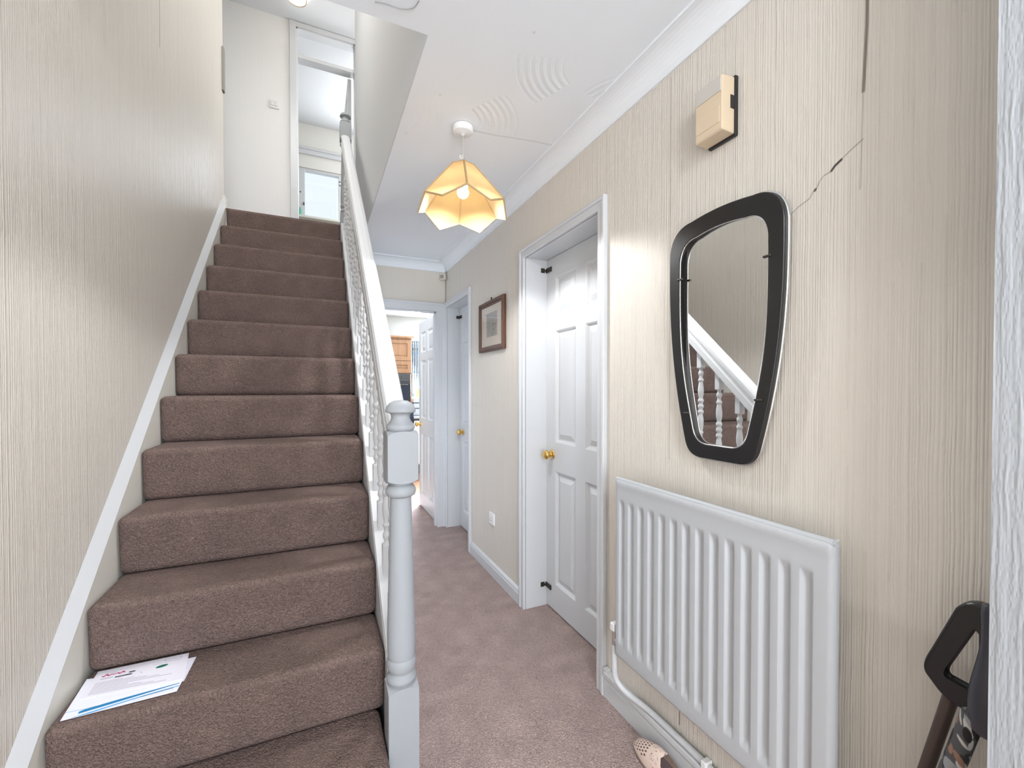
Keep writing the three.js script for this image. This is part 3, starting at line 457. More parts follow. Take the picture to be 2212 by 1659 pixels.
{ // landing ceiling light
  const X = -0.14, Z = -4.42, t = thing('ceiling_light', 'round glass flush light on the landing ceiling above the stairs', 'light', [X, HU, Z]);
  part(t, 'base', lathe([[0, HU], [0.11, HU], [0.115, HU - 0.012], [0.10, HU - 0.022], [0, HU - 0.022]].reverse(), 40).translate(X, 0, Z), M.creamPaint);
  part(t, 'glass_dome', lathe([[0.0, HU - 0.135], [0.05, HU - 0.130], [0.088, HU - 0.108], [0.112, HU - 0.072], [0.116, HU - 0.045], [0.104, HU - 0.022]], 40, 3).translate(X, 0, Z), M.opal);
  part(t, 'ring', merge(new THREE.TorusGeometry(0.085, 0.004, 8, 40).rotateX(Math.PI / 2).translate(X, HU - 0.115, Z), new THREE.TorusGeometry(0.114, 0.003, 8, 40).rotateX(Math.PI / 2).translate(X, HU - 0.058, Z)), std({ color: lin(0.45, 0.38, 0.3), metalness: 0.6, roughness: 0.4 }));
  const bulb = part(t, 'bulb', new THREE.SphereGeometry(0.02, 16, 12).translate(X, HU - 0.06, Z), std({ color: 0xffffff, emissive: lin(1, 0.93, 0.82), emissiveIntensity: 0.6 }));
  const l = new THREE.PointLight(0xffffff, POWER.landingFill); l.position.set(X, HU - 0.06, Z); l.castShadow = true; scene.add(l);  // added fill with the glowing bulb; the fitting itself looks unlit
}

{ // fill light added behind the camera, shaped as a round flush fitting
  const X = 0.12, Z = 0.85, t = thing('added_fill_light', 'added fill light shaped as a round opal ceiling dome behind the camera', 'light', [X, HC, Z]);
  part(t, 'base', lathe([[0, HC - 0.016], [0.15, HC - 0.016], [0.155, HC - 0.008], [0.155, HC], [0, HC]], 48).translate(X, 0, Z), M.plastic);
  part(t, 'fill_dome', lathe([[0, HC - 0.10], [0.05, HC - 0.097], [0.10, HC - 0.082], [0.132, HC - 0.055], [0.14, HC - 0.03], [0.136, HC - 0.017], [0, HC - 0.017]], 48).translate(X, 0, Z), std({ color: 0xffffff, emissive: lin(0.96, 1, 1), emissiveIntensity: 0.9 }));
  const l = new THREE.PointLight(new THREE.Color().setRGB(0.95, 1.0, 1.07), POWER.entranceFill); l.position.set(X, HC - 0.06, Z); l.castShadow = true; l.shadow.radius = 5; scene.add(l);
}

// ------------------------------------------------------------------ mirror
{
  const zc = -0.857, t = thing('wall_mirror', 'black framed tapering wall mirror hung above the radiator', 'mirror', [XR, 1.03, zc]);
  function outline(halfs, top, bottom, rt, rb) {          // halfs: [half width at top, half width at bottom]; rounded tapering shape
    const [wt, wb] = halfs, s = new THREE.Shape(), q = (w, y) => [w, y];
    s.moveTo(0, bottom); s.lineTo(wb - rb, bottom);
    s.bezierCurveTo(wb - rb * 0.25, bottom, wb + 0.004, bottom + rb * 0.35, wb + 0.012, bottom + rb);
    s.bezierCurveTo(wb + 0.055, bottom + 0.22, wt + 0.004, top - 0.33, wt, top - rt);
    s.bezierCurveTo(wt - 0.004, top - rt * 0.35, wt - rt * 0.4, top, wt - rt, top);
    s.quadraticCurveTo(0, top + 0.016, -(wt - rt), top);
    s.bezierCurveTo(-(wt - rt * 0.4), top, -(wt - 0.004), top - rt * 0.35, -wt, top - rt);
    s.bezierCurveTo(-(wt + 0.004), top - 0.33, -(wb + 0.055), bottom + 0.22, -(wb + 0.012), bottom + rb);
    s.bezierCurveTo(-(wb + 0.004), bottom + rb * 0.35, -(wb - rb * 0.25), bottom, -(wb - rb), bottom); s.lineTo(0, bottom);
    return s;
  }
  const out = outline([0.184, 0.108], 1.735, 1.031, 0.085, 0.05), outB = outline([0.185, 0.109], 1.736, 1.030, 0.085, 0.05), outS = outline([0.170, 0.094], 1.720, 1.045, 0.08, 0.045), inn = outline([0.142, 0.078], 1.684, 1.072, 0.062, 0.042);
  const f = new THREE.Shape(out.getPoints(24)); f.holes.push(new THREE.Path(inn.getPoints(24)));
  const place = (g, x) => basis(g, [0, 0, 1], [0, 1, 0], [-1, 0, 0], [x, 0, zc]);
  part(t, 'back_board', place(ext(outS, 0.014, 0.002, 2, 24), XR - 0.0005), M.blackMatt);
  part(t, 'frame', place(ext(f, 0.018, 0.003, 3, 24), XR - 0.013), M.black);
  const rimPts = outB.getPoints(24).filter((p, i, a) => !i || p.distanceTo(a[i - 1]) > 1e-4).map((p) => V(XR - 0.0155, p.y, zc + p.x)); rimPts.pop();
  part(t, 'rim', plain(new THREE.TubeGeometry(new THREE.CatmullRomCurve3(rimPts, true), 240, 0.0042, 10, true)), M.chrome, 'silver rim');
  const glass = ext(outline([0.1425, 0.0785], 1.6845, 1.0715, 0.062, 0.042), 0.004, 0, 1, 24);
  part(t, 'mirror_glass', place(glass.rotateY(-0.058), XR - 0.018), M.mirror);
  const edgePts = inn.getPoints(24).filter((p, i, a) => !i || p.distanceTo(a[i - 1]) > 1e-4).map((p) => V(XR - 0.0285, p.y, zc + p.x)); edgePts.pop();
  part(t, 'glass_edge', plain(new THREE.TubeGeometry(new THREE.CatmullRomCurve3(edgePts, true), 200, 0.0018, 6, true)), M.chrome);
  for (const [y, w, s] of [[1.566, 0.142, 1], [1.572, 0.142, -1], [1.205, 0.121, 1], [1.16, 0.113, -1]]) part(t, 'clip', rbox(XR - 0.034, XR - 0.026, y - 0.003, y + 0.003, zc + s * w - 0.011, zc + s * w + 0.011, 0.002), M.darkMetal);
}

// ------------------------------------------------------------------ radiator
{
  const x = 0.975, z0 = -0.529, z1 = -1.245, y0 = 0.272, y1 = 0.918, t = thing('radiator', 'white ribbed panel radiator on the right wall under the mirror', 'radiator', [1.02, y0, (z0 + z1) / 2]);
  const n = 14, W = z0 - z1, H = y1 - y0, pitch = (W - 0.044) / n, us = [0], vs = [];
  for (let k = 0; k < n; k++) { const u = 0.020 + k * pitch; for (const f of [0.06, 0.10, 0.16, 0.22, 0.30, 0.42, 0.54, 0.60, 0.66, 0.72]) us.push(u + f * pitch); } us.push(W - 0.012, W - 0.004, W);
  us.unshift(); us.splice(1, 0, 0.004, 0.010);
  for (const v of [0, 0.004, 0.012, 0.03, 0.05, 0.055, 0.062, 0.07, 0.08, 0.095, 0.3, H - 0.115, H - 0.10, H - 0.09, H - 0.082, H - 0.076, H - 0.07, H - 0.055, H - 0.04, H - 0.028, H - 0.018, H - 0.01, H - 0.004, H]) vs.push(v);
  const ss = (a, b, q) => { const k = Math.max(0, Math.min(1, (q - a) / (b - a))); return k * k * (3 - 2 * k); };
  const f = (u, v) => { const fr = ((u - 0.020) / pitch); const k = Math.floor(fr), q = fr - k; let d = 0; if (k >= 0 && k < n) d = ss(0.06, 0.24, q) * (1 - ss(0.52, 0.72, q)); d *= ss(0.05, 0.085, v) * (1 - ss(H - 0.105, H - 0.072, v)); let e = 0; const r = 0.012; const m = Math.min(u, W - u, v); if (m < r) e = -(r - Math.sqrt(Math.max(0, r * r - (r - m) * (r - m)))); let top = 0; if (v > H - 0.04) { const tt = (v - (H - 0.04)) / 0.04; top = 0.004 * Math.sin(tt * Math.PI * 0.5) - 0.016 * Math.max(0, (tt - 0.55) / 0.45) ** 2; } return -0.0095 * d + e + top; };
  let g = gridFace(us, vs, f); g.deleteAttribute('normal'); g.deleteAttribute('uv'); g = mergeVertices(g, 1e-5); g.computeVertexNormals(); g.setAttribute('uv', new THREE.Float32BufferAttribute(new Float32Array(g.attributes.position.count * 2), 2));
  part(t, 'front_panel', basis(g, [0, 0, 1], [0, 1, 0], [-1, 0, 0], [x, y0, z1]), M.enamel);
  part(t, 'back_panel', rbox(x + 0.014, x + 0.034, y0 + 0.004, y1 - 0.01, z1 + 0.002, z0 - 0.002, 0.008, 3), M.enamel);
  part(t, 'top_roll', merge(rod([x + 0.010, y1 - 0.008, z1 + 0.003], [x + 0.010, y1 - 0.008, z0 - 0.003], 0.0085, 0.0085, 16), rod([x + 0.010, y1 - 0.008, z0 - 0.004], [x + 0.010, y1 - 0.008, z0 + 0.001], 0.006, 0.006, 16)), M.enamel);
  for (const z of [z1 + 0.12, z0 - 0.12]) part(t, 'bracket', box(x + 0.03, XR - 0.002, y0 + 0.08, y1 - 0.1, z - 0.015, z + 0.015), M.enamel);
  part(t, 'valve', merge(rod([x + 0.018, y0 + 0.04, z1 + 0.004], [x + 0.018, y0 + 0.04, z1 - 0.02], 0.009, 0.009), rod([x + 0.018, y0 + 0.02, z1 - 0.02], [x + 0.018, y0 + 0.075, z1 - 0.02], 0.010, 0.009)), M.chrome);
  part(t, 'valve_cap', rbox(x + 0.004, x + 0.032, y0 + 0.075, y0 + 0.105, z1 - 0.032, z1 - 0.008, 0.005), M.plastic);
  part(t, 'pipe', tube([[x + 0.018, y0 + 0.025, z1 - 0.02], [x + 0.018, y0 - 0.03, z1 - 0.021], [x + 0.020, y0 - 0.085, z1 - 0.021], [x + 0.026, 0.158, z1 - 0.012], [x + 0.038, 0.137, z1 + 0.018], [1.030, 0.128, z1 + 0.07], [1.040, 0.1245, z1 + 0.14], [1.043, 0.1235, z1 + 0.3], [1.043, 0.1235, -0.75], [1.043, 0.1235, -0.28]], 0.0105, 90, 12), M.white, 'white painted pipe along the skirting');
  for (const z of [-0.90]) part(t, 'pipe_clip', rbox(1.028, 1.058, 0.1125, 0.138, z - 0.010, z + 0.010, 0.004), M.plastic);
}

// ------------------------------------------------------------------ door chime
{
  const t = thing('door_chime', 'cream plastic door chime box on a black plate above the mirror', 'door chime', [XR, 1.94, -0.868]);
  const za = -0.916, zb = -0.826, X0 = 1.008;
  part(t, 'back_plate', rbox(1.0465, 1.0595, 1.929, 2.0925, za + 0.004, zb + 0.004, 0.003), M.black, 'black back plate');
  // case: profile in (depth, y) with a sloping underside, extruded along the wall
  const sh = poly([[0, 0.002], [0.048, 0.004], [0.052, 0.008], [0.052, 0.148], [0.049, 0.152], [0, 0.157]]);
  const cut = (z0, z1) => uvm(basis(ext(sh, z1 - z0, 0.003, 2), [-1, 0, 0], [0, 1, 0], [0, 0, -1], [XR - 0.008, 1.932, z1]));
  part(t, 'case', cut(za, zb), M.chimeCream);
  part(t, 'cover', rbox(XR - 0.0625, XR - 0.0595, 2.040, 2.082, za + 0.003, zb - 0.003, 0.001), M.chimeGrey, 'greyish top band');
  part(t, 'front_panel', rbox(XR - 0.062, XR - 0.0595, 1.958, 2.003, za + 0.004, zb - 0.008, 0.001), M.chimeCream);
  part(t, 'vent', rbox(XR - 0.028, XR - 0.006, 2.0, 2.036, zb - 0.004, zb + 0.002, 0.001), M.black, 'black side slot');
}
// ------------------------------------------------------------------ framed picture
{
  const X = XR, z0 = -2.40, z1 = -2.83, y0 = 1.478, y1 = 1.81, fw = 0.034, t = thing('framed_picture', 'small brown framed botanical print hung between the two doors', 'picture', [XR, y0, (z0 + z1) / 2]);
  const zc = -(z0 + z1) / 2;
  const bar = (a) => a;
  const shape = poly([[-z0, y0], [-z1, y0], [-z1, y1], [-z0, y1]], [[[-z0 + fw, y0 + fw], [-z1 - fw, y0 + fw], [-z1 - fw, y1 - fw], [-z0 + fw, y1 - fw]]]);
  part(t, 'frame', merge(alongX(shape, X - 0.022, 0.021, 0.004, 2), alongX(poly([[-z0 + 0.008, y0 + 0.008], [-z1 - 0.008, y0 + 0.008], [-z1 - 0.008, y1 - 0.008], [-z0 + 0.008, y1 - 0.008]], [[[-z0 + 0.022, y0 + 0.022], [-z1 - 0.022, y0 + 0.022], [-z1 - 0.022, y1 - 0.022], [-z0 + 0.022, y1 - 0.022]]]), X - 0.027, 0.012, 0.004, 2)), M.frameWood);
  const L = -z1 + z0 - 2 * fw, Hh = y1 - y0 - 2 * fw;
  const ma = [0.085, 0.062];
  part(t, 'mount', alongX(poly([[-z0 + fw, y0 + fw], [-z1 - fw, y0 + fw], [-z1 - fw, y1 - fw], [-z0 + fw, y1 - fw]], [[[-z0 + fw + ma[0], y0 + fw + ma[1]], [-z1 - fw - ma[0], y0 + fw + ma[1]], [-z1 - fw - ma[0], y1 - fw - 0.045], [-z0 + fw + ma[0], y1 - fw - 0.045]]]), X - 0.012, 0.004), std({ color: lin(0.68, 0.60, 0.51), roughness: 0.9 }));
  const art = canvasTex(256, 256, (g, w, h) => { g.fillStyle = '#aaa59d'; g.fillRect(0, 0, w, h); for (let i = 0; i < 500; i++) { g.fillStyle = `rgba(${90 + rnd() * 120},${90 + rnd() * 110},${90 + rnd() * 100},0.10)`; g.fillRect(rnd() * w, rnd() * h, 10 + rnd() * 30, 3 + rnd() * 14); }
    g.lineCap = 'round'; const br = (pts, lw, st) => { g.strokeStyle = st; g.lineWidth = lw; g.beginPath(); pts.forEach((p, i) => i ? g.lineTo(...p) : g.moveTo(...p)); g.stroke(); };
    br([[150, 240], [140, 180], [150, 130], [138, 70]], 5, '#7c6a62'); br([[70, 200], [62, 140], [72, 80], [60, 40]], 4, '#77736e'); br([[145, 150], [170, 120], [200, 130], [215, 160]], 7, '#8a6f64'); br([[150, 170], [180, 190], [195, 160]], 8, '#8d746a'); br([[140, 120], [120, 140]], 5, '#85706a'); br([[66, 120], [90, 110]], 4, '#7d766f'); });
  { const q = new THREE.PlaneGeometry(L - 2 * ma[0] + 0.01, Hh - ma[1] - 0.045 + 0.01).rotateY(-Math.PI / 2).translate(X - 0.0085, y0 + fw + ma[1] + (Hh - ma[1] - 0.045) / 2, -zc); part(t, 'print', merge(q), std({ map: art, roughness: 0.9 })); }
  part(t, 'glass', box(X - 0.0165, X - 0.0145, y0 + fw - 0.004, y1 - fw + 0.004, z1 + fw - 0.004, z0 - fw + 0.004), M.glass);
  part(t, 'hanging_hook', merge(rod([X - 0.012, y1 - 0.002, -zc - 0.002], [X - 0.012, y1 + 0.014, -zc - 0.002], 0.003), new THREE.SphereGeometry(0.006, 12, 8).translate(X - 0.012, y1 + 0.014, -zc)), M.darkMetal);
}
// ------------------------------------------------------------------ small fittings
{
  const s = thing('socket', 'white plug socket low on the wall beside the middle door', 'socket', [XR, 0.335, -2.62]);
  part(s, 'plate', rbox(XR - 0.010, XR, 0.336, 0.412, -2.668, -2.582, 0.003), M.plastic);
  part(s, 'rocker', rbox(XR - 0.013, XR - 0.009, 0.380, 0.396, -2.625, -2.61, 0.002), M.plastic);
  for (const [y, z] of [[0.374, -2.64], [0.358, -2.652], [0.358, -2.628]]) part(s, 'pin_hole', box(XR - 0.0106, XR - 0.0096, y - 0.004, y + 0.004, z - 0.002, z + 0.002), M.blackMatt);
}
{
  const s = thing('light_switch', 'white double light switch on the pale landing wall', 'switch', [-0.355, 3.99, LZ]);
  part(s, 'plate', rbox(-0.397, -0.313, 3.985, 4.062, LZ, LZ + 0.010, 0.003), M.switchWhite);
  for (const x of [-0.372, -0.338]) part(s, 'rocker', rbox(x - 0.011, x + 0.011, 4.008, 4.04, LZ + 0.009, LZ + 0.015, 0.002), M.switchWhite);
}
{
  const s = thing('motion_sensor', 'small white motion sensor in the top corner over the kitchen door', 'sensor', [1.03, 2.17, ZE + 0.03]);
  const m = part(s, 'case', rbox(-0.026, 0.026, -0.03, 0.03, -0.018, 0.018, 0.008, 3).rotateX(0.12).rotateY(-Math.PI / 4).translate(1.026, 2.218, ZE + 0.036), std({ color: lin(0.66, 0.62, 0.55), roughness: 0.4 }));
  part(s, 'lens', rbox(-0.018, 0.016, -0.018, 0.014, 0.016, 0.0195, 0.002).rotateX(0.12).rotateY(-Math.PI / 4).translate(1.026, 2.218, ZE + 0.036), std({ color: lin(0.33, 0.30, 0.25), roughness: 0.3 }));
  part(s, 'cable', rod([XR - 0.004, 2.2, ZE + 0.004], [XR - 0.004, 1.99, ZE + 0.004], 0.0024, 0.0024, 8), std({ color: lin(0.36, 0.32, 0.27), roughness: 0.6 }));
}
{
  const s = thing('landing_picture', 'thin grey frame seen edge-on at the end of the stair wall', 'picture', [XL, 3.5, -3.9]);
  part(s, 'frame', rbox(XL, XL + 0.014, 3.50, 3.83, -3.952, -3.905, 0.002), std({ color: lin(0.23, 0.22, 0.20), roughness: 0.5 }));
}
{
  const s = thing('ceiling_cable', 'thin white cable drooping from the ceiling edge of the stairwell', 'cable', [0.23, HC, -1.25]);
  part(s, 'wire', tube([[0.16, HC - 0.002, -1.29], [0.19, HC - 0.005, -1.28], [0.229, HC - 0.006, -1.278], [0.262, HC - 0.005, -1.262], [0.274, HC - 0.002, -1.235]], 0.0013, 30, 8), std({ color: lin(0.3, 0.3, 0.29), roughness: 0.6 }));
}

// ------------------------------------------------------------------ walking stick and umbrella leaning by the pier
{
  const t = thing('walking_stick', 'walking stick with a black loop handle leaning on the right wall', 'walking stick', [1.0, 0, -0.45]);
  // loop: outline in (-z, y)
  const s = new THREE.Shape(); s.moveTo(0.290, 0.884); s.bezierCurveTo(0.318, 0.892, 0.33, 0.886, 0.342, 0.866); s.lineTo(0.372, 0.782); s.bezierCurveTo(0.383, 0.755, 0.385, 0.742, 0.378, 0.732); s.lineTo(0.362, 0.714); s.bezierCurveTo(0.35, 0.704, 0.345, 0.702, 0.33, 0.702); s.lineTo(0.315, 0.712); s.lineTo(0.285, 0.74); s.closePath();
  const hole = new THREE.Path(); hole.moveTo(0.316, 0.852); hole.lineTo(0.324, 0.846); hole.lineTo(0.358, 0.760); hole.quadraticCurveTo(0.364, 0.742, 0.352, 0.737); hole.lineTo(0.322, 0.733); hole.quadraticCurveTo(0.304, 0.76, 0.306, 0.84); hole.closePath(); s.holes.push(hole);
  part(t, 'handle', alongX(s, 0.972, 0.022, 0.006, 3, 16), M.black, 'black loop handle');
  part(t, 'shaft', rod([0.984, 0.712, -0.348], [1.0, 0.0, -0.50], 0.0105, 0.0095, 20), std({ color: lin(0.065, 0.045, 0.036), roughness: 0.35 }));
  part(t, 'ferrule', rod([1.0, 0.0, -0.5], [0.9994, 0.03, -0.4936], 0.014, 0.012, 20), M.blackMatt);
}
{
  const t = thing('umbrella', 'folded umbrella with a patterned grey sleeve leaning behind the white pier', 'umbrella', [0.98, 0, -0.42]);
  part(t, 'grip', merge(lathe([[0, 0.70], [0.018, 0.702], [0.022, 0.715], [0.0235, 0.74], [0.022, 0.77], [0.017, 0.80], [0.012, 0.83], [0.010, 0.86], [0.010, 0.90], [0, 0.902]], 24, 2).translate(0.940, 0, -0.289)), phys({ color: lin(0.035, 0.035, 0.045), roughness: 0.35 }), 'dark grey grip');
  const pat = canvasTex(256, 512, (g, w, h) => { g.fillStyle = '#4a4a4c'; g.fillRect(0, 0, w, h); for (let i = 0; i < 260; i++) { const y = rnd() * h; g.fillStyle = ['#8b8b8e', '#b8b4ae', '#1c1a1a', '#8a6a58', '#2b2a2c'][Math.floor(rnd() * 5)]; g.beginPath(); g.ellipse(rnd() * w, y, 8 + rnd() * 24, 2 + rnd() * 6, rnd() * 0.5, 0, 7); g.fill(); } g.fillStyle = 'rgba(95,95,98,0.75)'; g.fillRect(0, 0, w, 150); }, [1, 1]);
  part(t, 'sleeve', rod([0.938, 0.722, -0.306], [0.941, 0.10, -0.449], 0.014, 0.014, 20), std({ map: pat, roughness: 0.8 }));
  part(t, 'tip', rod([0.941, 0.11, -0.447], [0.9415, 0.0, -0.472], 0.006, 0.004, 12), M.darkMetal);
}
// ------------------------------------------------------------------ slip-on shoe by the skirting
{
  const cx = 1.0, zt = -1.152, L = 0.24, t = thing('shoe', 'cream openwork slip-on shoe on the carpet below the radiator', 'shoe', [cx, 0, zt + L / 2]);
  const half = (s) => 0.036 * Math.pow(Math.max(0, Math.sin(Math.PI * Math.min(1, 0.04 + s * 0.98))), 0.42) * (1 + 0.1 * Math.sin(s * 5)), top = (s) => 0.012 + 0.050 * Math.pow(Math.min(1, s / 0.42), 0.6);
  const pat = canvasTex(512, 512, (g, w, h) => { g.fillStyle = '#dcc6b8'; g.fillRect(0, 0, w, h);
    for (let i = 0; i < 260; i++) { g.fillStyle = `rgba(${150 + rnd() * 50},${130 + rnd() * 40},${125 + rnd() * 40},0.35)`; g.fillRect(rnd() * w, 190 + rnd() * 320, 3 + rnd() * 5, 10 + rnd() * 40); }
    g.fillStyle = '#64524c'; for (let r = 0; r < 6; r++) for (let k = 0; k < 12; k++) { g.beginPath(); g.ellipse(70 + k * 40 + (r % 2) * 20, 20 + r * 27, 11, 9.5, 0, 0, 7); g.fill(); }
    for (let i = 0; i < 90; i++) { g.fillStyle = 'rgba(105,85,78,0.7)'; g.beginPath(); g.ellipse(rnd() * w, 180 + rnd() * 330, 2 + rnd() * 5, 2 + rnd() * 6, 0, 0, 7); g.fill(); } }, [1, 1]);
  const NU = 24, NS = 26, pos = [], uv = [], S = (i, j, open) => { const s = i / NS, w = half(s), hh = top(s); let a0 = 0, a1 = Math.PI; const an = j <= NU / 2 ? 0 : Math.PI; let a = (j / NU) * Math.PI; if (s > 0.50) { const o = Math.min(1, (s - 0.50) / 0.1) * 0.95; const half_ = Math.PI / 2 - o; a = j < NU / 2 ? (j / (NU / 2)) * half_ : Math.PI - ((NU - j) / (NU / 2)) * half_; } return [cx - Math.cos(a) * w, 0.012 + Math.sin(a) * hh, zt + s * L, j / NU, 1 - s]; };
  for (let i = 0; i < NS; i++) for (let j = 0; j < NU; j++) { if (i / NS > 0.50 && (j === NU / 2 || j === NU / 2 - 1)) continue; for (const [a, b] of [[i, j], [i, j + 1], [i + 1, j + 1], [i, j], [i + 1, j + 1], [i + 1, j]]) { const q = S(a, b); pos.push(q[0], q[1], q[2]); uv.push(q[3], q[4]); } }
  const g = new THREE.BufferGeometry(); g.setAttribute('position', new THREE.Float32BufferAttribute(pos, 3)); g.setAttribute('uv', new THREE.Float32BufferAttribute(uv, 2)); g.computeVertexNormals();
  part(t, 'upper', g, std({ map: pat, roughness: 0.85, side: THREE.DoubleSide }));
  const sole = []; for (let k = 0; k <= 24; k++) sole.push([cx + half(k / 24) * 1.03, -(zt + (k / 24) * L)]); for (let k = 24; k >= 0; k--) sole.push([cx - half(k / 24) * 1.03, -(zt + (k / 24) * L)]);
  part(t, 'sole', alongY(poly(sole), 0.001, 0.012, 0.002), std({ color: lin(0.25, 0.19, 0.16), roughness: 0.9 }));
  const ins = sole.map(([x, z]) => [cx + (x - cx) * 0.93, z]);
  part(t, 'insole', alongY(poly(ins), 0.013, 0.003), std({ color: lin(0.24, 0.17, 0.165), roughness: 0.9 }));
}

// ------------------------------------------------------------------ bedroom items seen through the landing door
{
  const t = thing('curtain_pelmet', 'white pelmet board above the bedroom window', 'pelmet', [0.33, 4.47, BZ]);
  part(t, 'board', merge(rbox(-0.62, 1.45, 4.475, 4.56, BZ, BZ + 0.035, 0.004), rbox(-0.64, 1.47, 4.535, 4.56, BZ, BZ + 0.05, 0.004)), M.white);
  const b = thing('bottle', 'small green bottle on the bedroom window sill', 'bottle', [-0.185, BW[2], BZ + 0.05]);
  part(b, 'body', lathe([[0, 0], [0.028, 0], [0.03, 0.01], [0.03, 0.07], [0.026, 0.09], [0.012, 0.10], [0.012, 0.115], [0, 0.115]], 24).translate(-0.185, BW[2], BZ + 0.05), phys({ color: lin(0.12, 0.42, 0.30), roughness: 0.3 }));
}

// ------------------------------------------------------------------ kitchen seen through the open door
{
  const x0 = 0.655, x1 = 1.255, zf = -6.2, t = thing('oven_housing', 'tall oak kitchen unit with a black oven built in', 'kitchen unit', [0.955, 0, -6.45]);
  part(t, 'carcass', merge(box(x0, x0 + 0.018, 0, 1.93, -6.7, zf - 0.02), box(x1 - 0.018, x1, 0, 1.93, -6.7, zf - 0.02), box(x0, x1, 1.44, 1.93, -6.7, zf - 0.02), box(x0, x1, 0, 0.6, -6.7, zf - 0.02)), M.oak);
  part(t, 'cornice', merge(rbox(x0 - 0.03, x1 + 0.03, 1.945, 1.975, -6.7, zf + 0.03, 0.006), rbox(x0 - 0.01, x1 + 0.01, 1.928, 1.95, -6.7, zf + 0.008, 0.004)), M.oak);
  function front(name, y0, y1) {
    const fr = alongZ(poly(rect(x0 + 0.004, y0, x1 - 0.004, y1), [rect(x0 + 0.064, y0 + 0.055, x1 - 0.064, y1 - 0.055)]), zf - 0.02, 0.02, 0.003);
    const d = part(t, name, fr, M.oak); part(d, 'panel', merge(box(x0 + 0.06, x1 - 0.06, y0 + 0.05, y1 - 0.05, zf - 0.016, zf - 0.012), rbox(x0 + 0.085, x1 - 0.085, y0 + 0.075, y1 - 0.075, zf - 0.014, zf - 0.006, 0.003)), M.oak);
    return d;
  }
  const d = front('door', 1.625, 1.925); part(d, 'handle', tube([[0.92, 1.652, zf], [0.925, 1.655, zf + 0.02], [0.955, 1.65, zf + 0.024], [0.985, 1.655, zf + 0.02], [0.99, 1.652, zf]], 0.005, 20, 8), M.darkMetal);
  front('flap', 1.45, 1.618); front('drawer', 0.12, 0.58);
  const ov = part(t, 'oven', rbox(x0 + 0.02, x1 - 0.02, 0.6, 1.44, -6.6, zf - 0.005, 0.004), M.blackMatt, 'black built-in oven');
  part(ov, 'control_panel', rbox(x0 + 0.02, x1 - 0.02, 1.33, 1.438, zf - 0.005, zf + 0.006, 0.003), M.black);
  part(ov, 'oven_door', rbox(x0 + 0.02, x1 - 0.02, 0.98, 1.30, zf - 0.005, zf + 0.014, 0.004), M.blackGloss);
  part(ov, 'oven_door', rbox(x0 + 0.02, x1 - 0.02, 0.62, 0.965, zf - 0.005, zf + 0.014, 0.004), M.blackGloss);
  for (const y of [1.28, 0.94]) part(ov, 'handle', merge(rod([x0 + 0.06, y, zf + 0.045], [x1 - 0.06, y, zf + 0.045], 0.008), rod([x0 + 0.1, y, zf + 0.01], [x0 + 0.1, y, zf + 0.045], 0.006), rod([x1 - 0.1, y, zf + 0.01], [x1 - 0.1, y, zf + 0.045], 0.006)), M.darkMetal);
  for (const x of [1.0, 1.06, 1.12]) part(ov, 'dial', rod([x, 1.385, zf + 0.006], [x, 1.385, zf + 0.02], 0.014, 0.012), M.darkMetal);

  const tw = thing('towel', 'dark navy towel hanging from the lower oven handle', 'towel', [1.20, 0.55, zf + 0.06]);
  part(tw, 'cloth', merge(rbox(1.10, 1.262, 0.60, 0.955, zf + 0.055, zf + 0.07, 0.006), rbox(1.11, 1.25, 0.945, 0.962, zf + 0.054, zf + 0.068, 0.006), rbox(1.19, 1.27, 0.66, 0.84, zf + 0.058, zf + 0.08, 0.01)), std({ color: lin(0.012, 0.015, 0.03), roughness: 0.9 }));

  const wt = thing('worktop', 'white kitchen worktop with a dark front edge under the window', 'worktop', [1.9, 0.78, -6.4]);
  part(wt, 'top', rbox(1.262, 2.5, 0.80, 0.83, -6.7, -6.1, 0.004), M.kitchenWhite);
  part(wt, 'edge', rbox(1.262, 2.5, 0.775, 0.80, -6.68, -6.11, 0.004), M.blackMatt, 'dark edge');
  const bu = thing('base_cupboard', 'cream kitchen base cupboard beside the oven unit', 'cupboard', [1.9, 0, -6.4]);
  part(bu, 'carcass', box(1.266, 2.48, 0.14, 0.772, -6.68, -6.14), M.creamPaint);
  part(bu, 'plinth', box(1.266, 2.48, 0.0, 0.14, -6.68, -6.2), M.blackMatt);
  part(bu, 'door', rbox(1.27, 1.70, 0.35, 0.77, -6.14, -6.12, 0.004), M.creamPaint); part(bu, 'door', rbox(1.705, 2.1, 0.35, 0.77, -6.14, -6.12, 0.004), M.creamPaint);
  part(bu, 'drawer', rbox(1.27, 1.70, 0.16, 0.335, -6.14, -6.12, 0.004), M.creamPaint);
  const bb = thing('bread_bin', 'white bread bin with two dark bands on the kitchen worktop', 'bread bin', [1.43, 0.83, -6.35]);
  part(bb, 'body', rbox(1.28, 1.62, 0.831, 1.10, -6.48, -6.25, 0.02, 4), M.kitchenWhite);
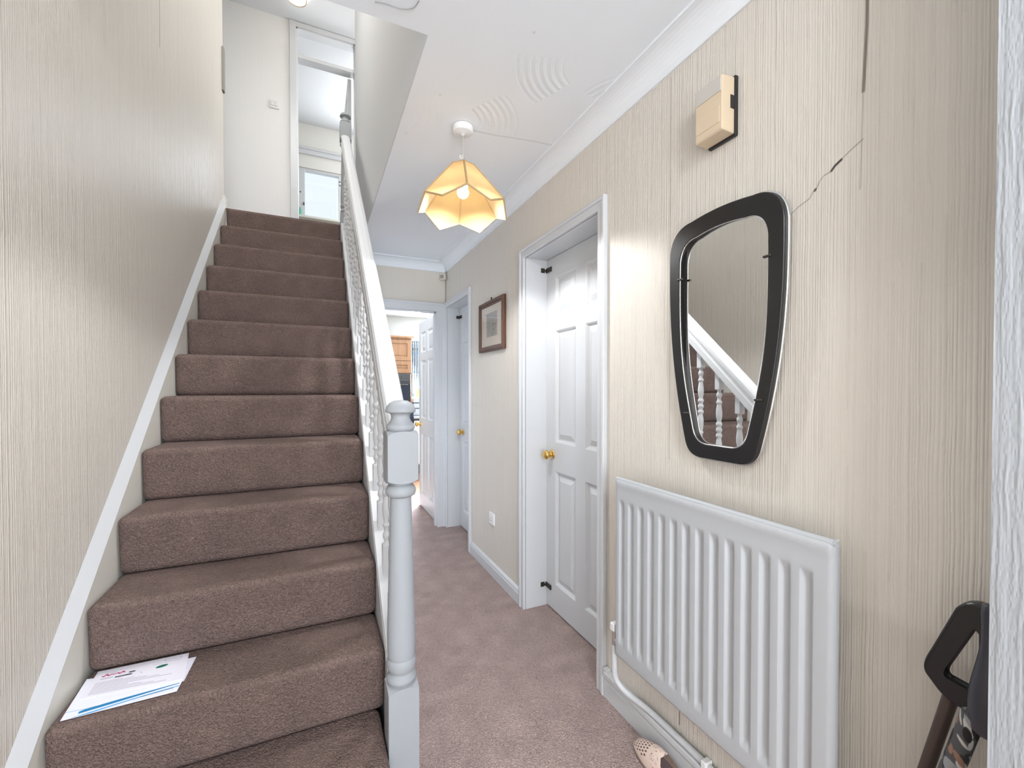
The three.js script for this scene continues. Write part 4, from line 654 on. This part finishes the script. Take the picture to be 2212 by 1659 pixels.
  for (const y of [0.93, 1.01]) part(bb, 'band', rbox(1.277, 1.623, y, y + 0.022, -6.483, -6.247, 0.02, 4), std({ color: lin(0.015, 0.02, 0.03), roughness: 0.4 }));
  const flor = canvasTex(256, 512, (g, w, h) => { g.fillStyle = '#8f9aa4'; g.fillRect(0, 0, w, h); for (let i = 0; i < 60; i++) { g.fillStyle = ['#8aa3b8', '#6f8aa3', '#5d6f66', '#a9bccb', '#c9d6a8', '#3f4a48'][Math.floor(rnd() * 6)]; g.beginPath(); g.ellipse(rnd() * w, rnd() * h, 6 + rnd() * 16, 4 + rnd() * 9, rnd() * 3, 0, 7); g.fill(); } }, [1 / 0.35, 1 / 0.7]);
  const cu = thing('curtain', 'floral curtain at the kitchen window beside the oak unit', 'curtain', [1.42, 1.1, -6.62]);
  const pts = []; for (let i = 0; i <= 60; i++) pts.push([1.30 + i * 0.005, 6.62 + 0.018 * Math.sin(i * 0.9)]); const rev = pts.slice().reverse().map(([a, b]) => [a, b + 0.004]);
  part(cu, 'drape', alongY(poly([...pts, ...rev]), 1.06, 0.90), phys({ map: flor, roughness: 1, transmission: 0.3, thickness: 0 }));
  part(cu, 'rail', merge(rod([1.30, 1.965, -6.62], [2.4, 1.965, -6.62], 0.01), ...[1.31, 2.39].map((x) => rod([x, 1.965, -6.62], [x, 1.965, KZ], 0.006))), M.white);
  const bo = thing('detergent_bottle', 'yellow detergent bottle on top of the white bread bin', 'bottle', [1.375, 1.1, -6.36]);
  part(bo, 'body', lathe([[0, 0], [0.03, 0], [0.033, 0.01], [0.033, 0.09], [0.024, 0.12], [0.012, 0.135], [0, 0.135]], 24).translate(1.385, 1.10, -6.36), phys({ color: lin(0.55, 0.50, 0.12), roughness: 0.35 }));
  part(bo, 'cap', rod([1.385, 1.232, -6.36], [1.385, 1.265, -6.36], 0.013, 0.009), std({ color: lin(0.05, 0.15, 0.4) }));
}
// ground outside the glazed openings
struct('ground', box(-9, 9, -0.30, -0.125, ZF + 0.12, 12), std({ color: lin(0.4, 0.4, 0.38), roughness: 0.95 }));

renderer.render(scene, camera);
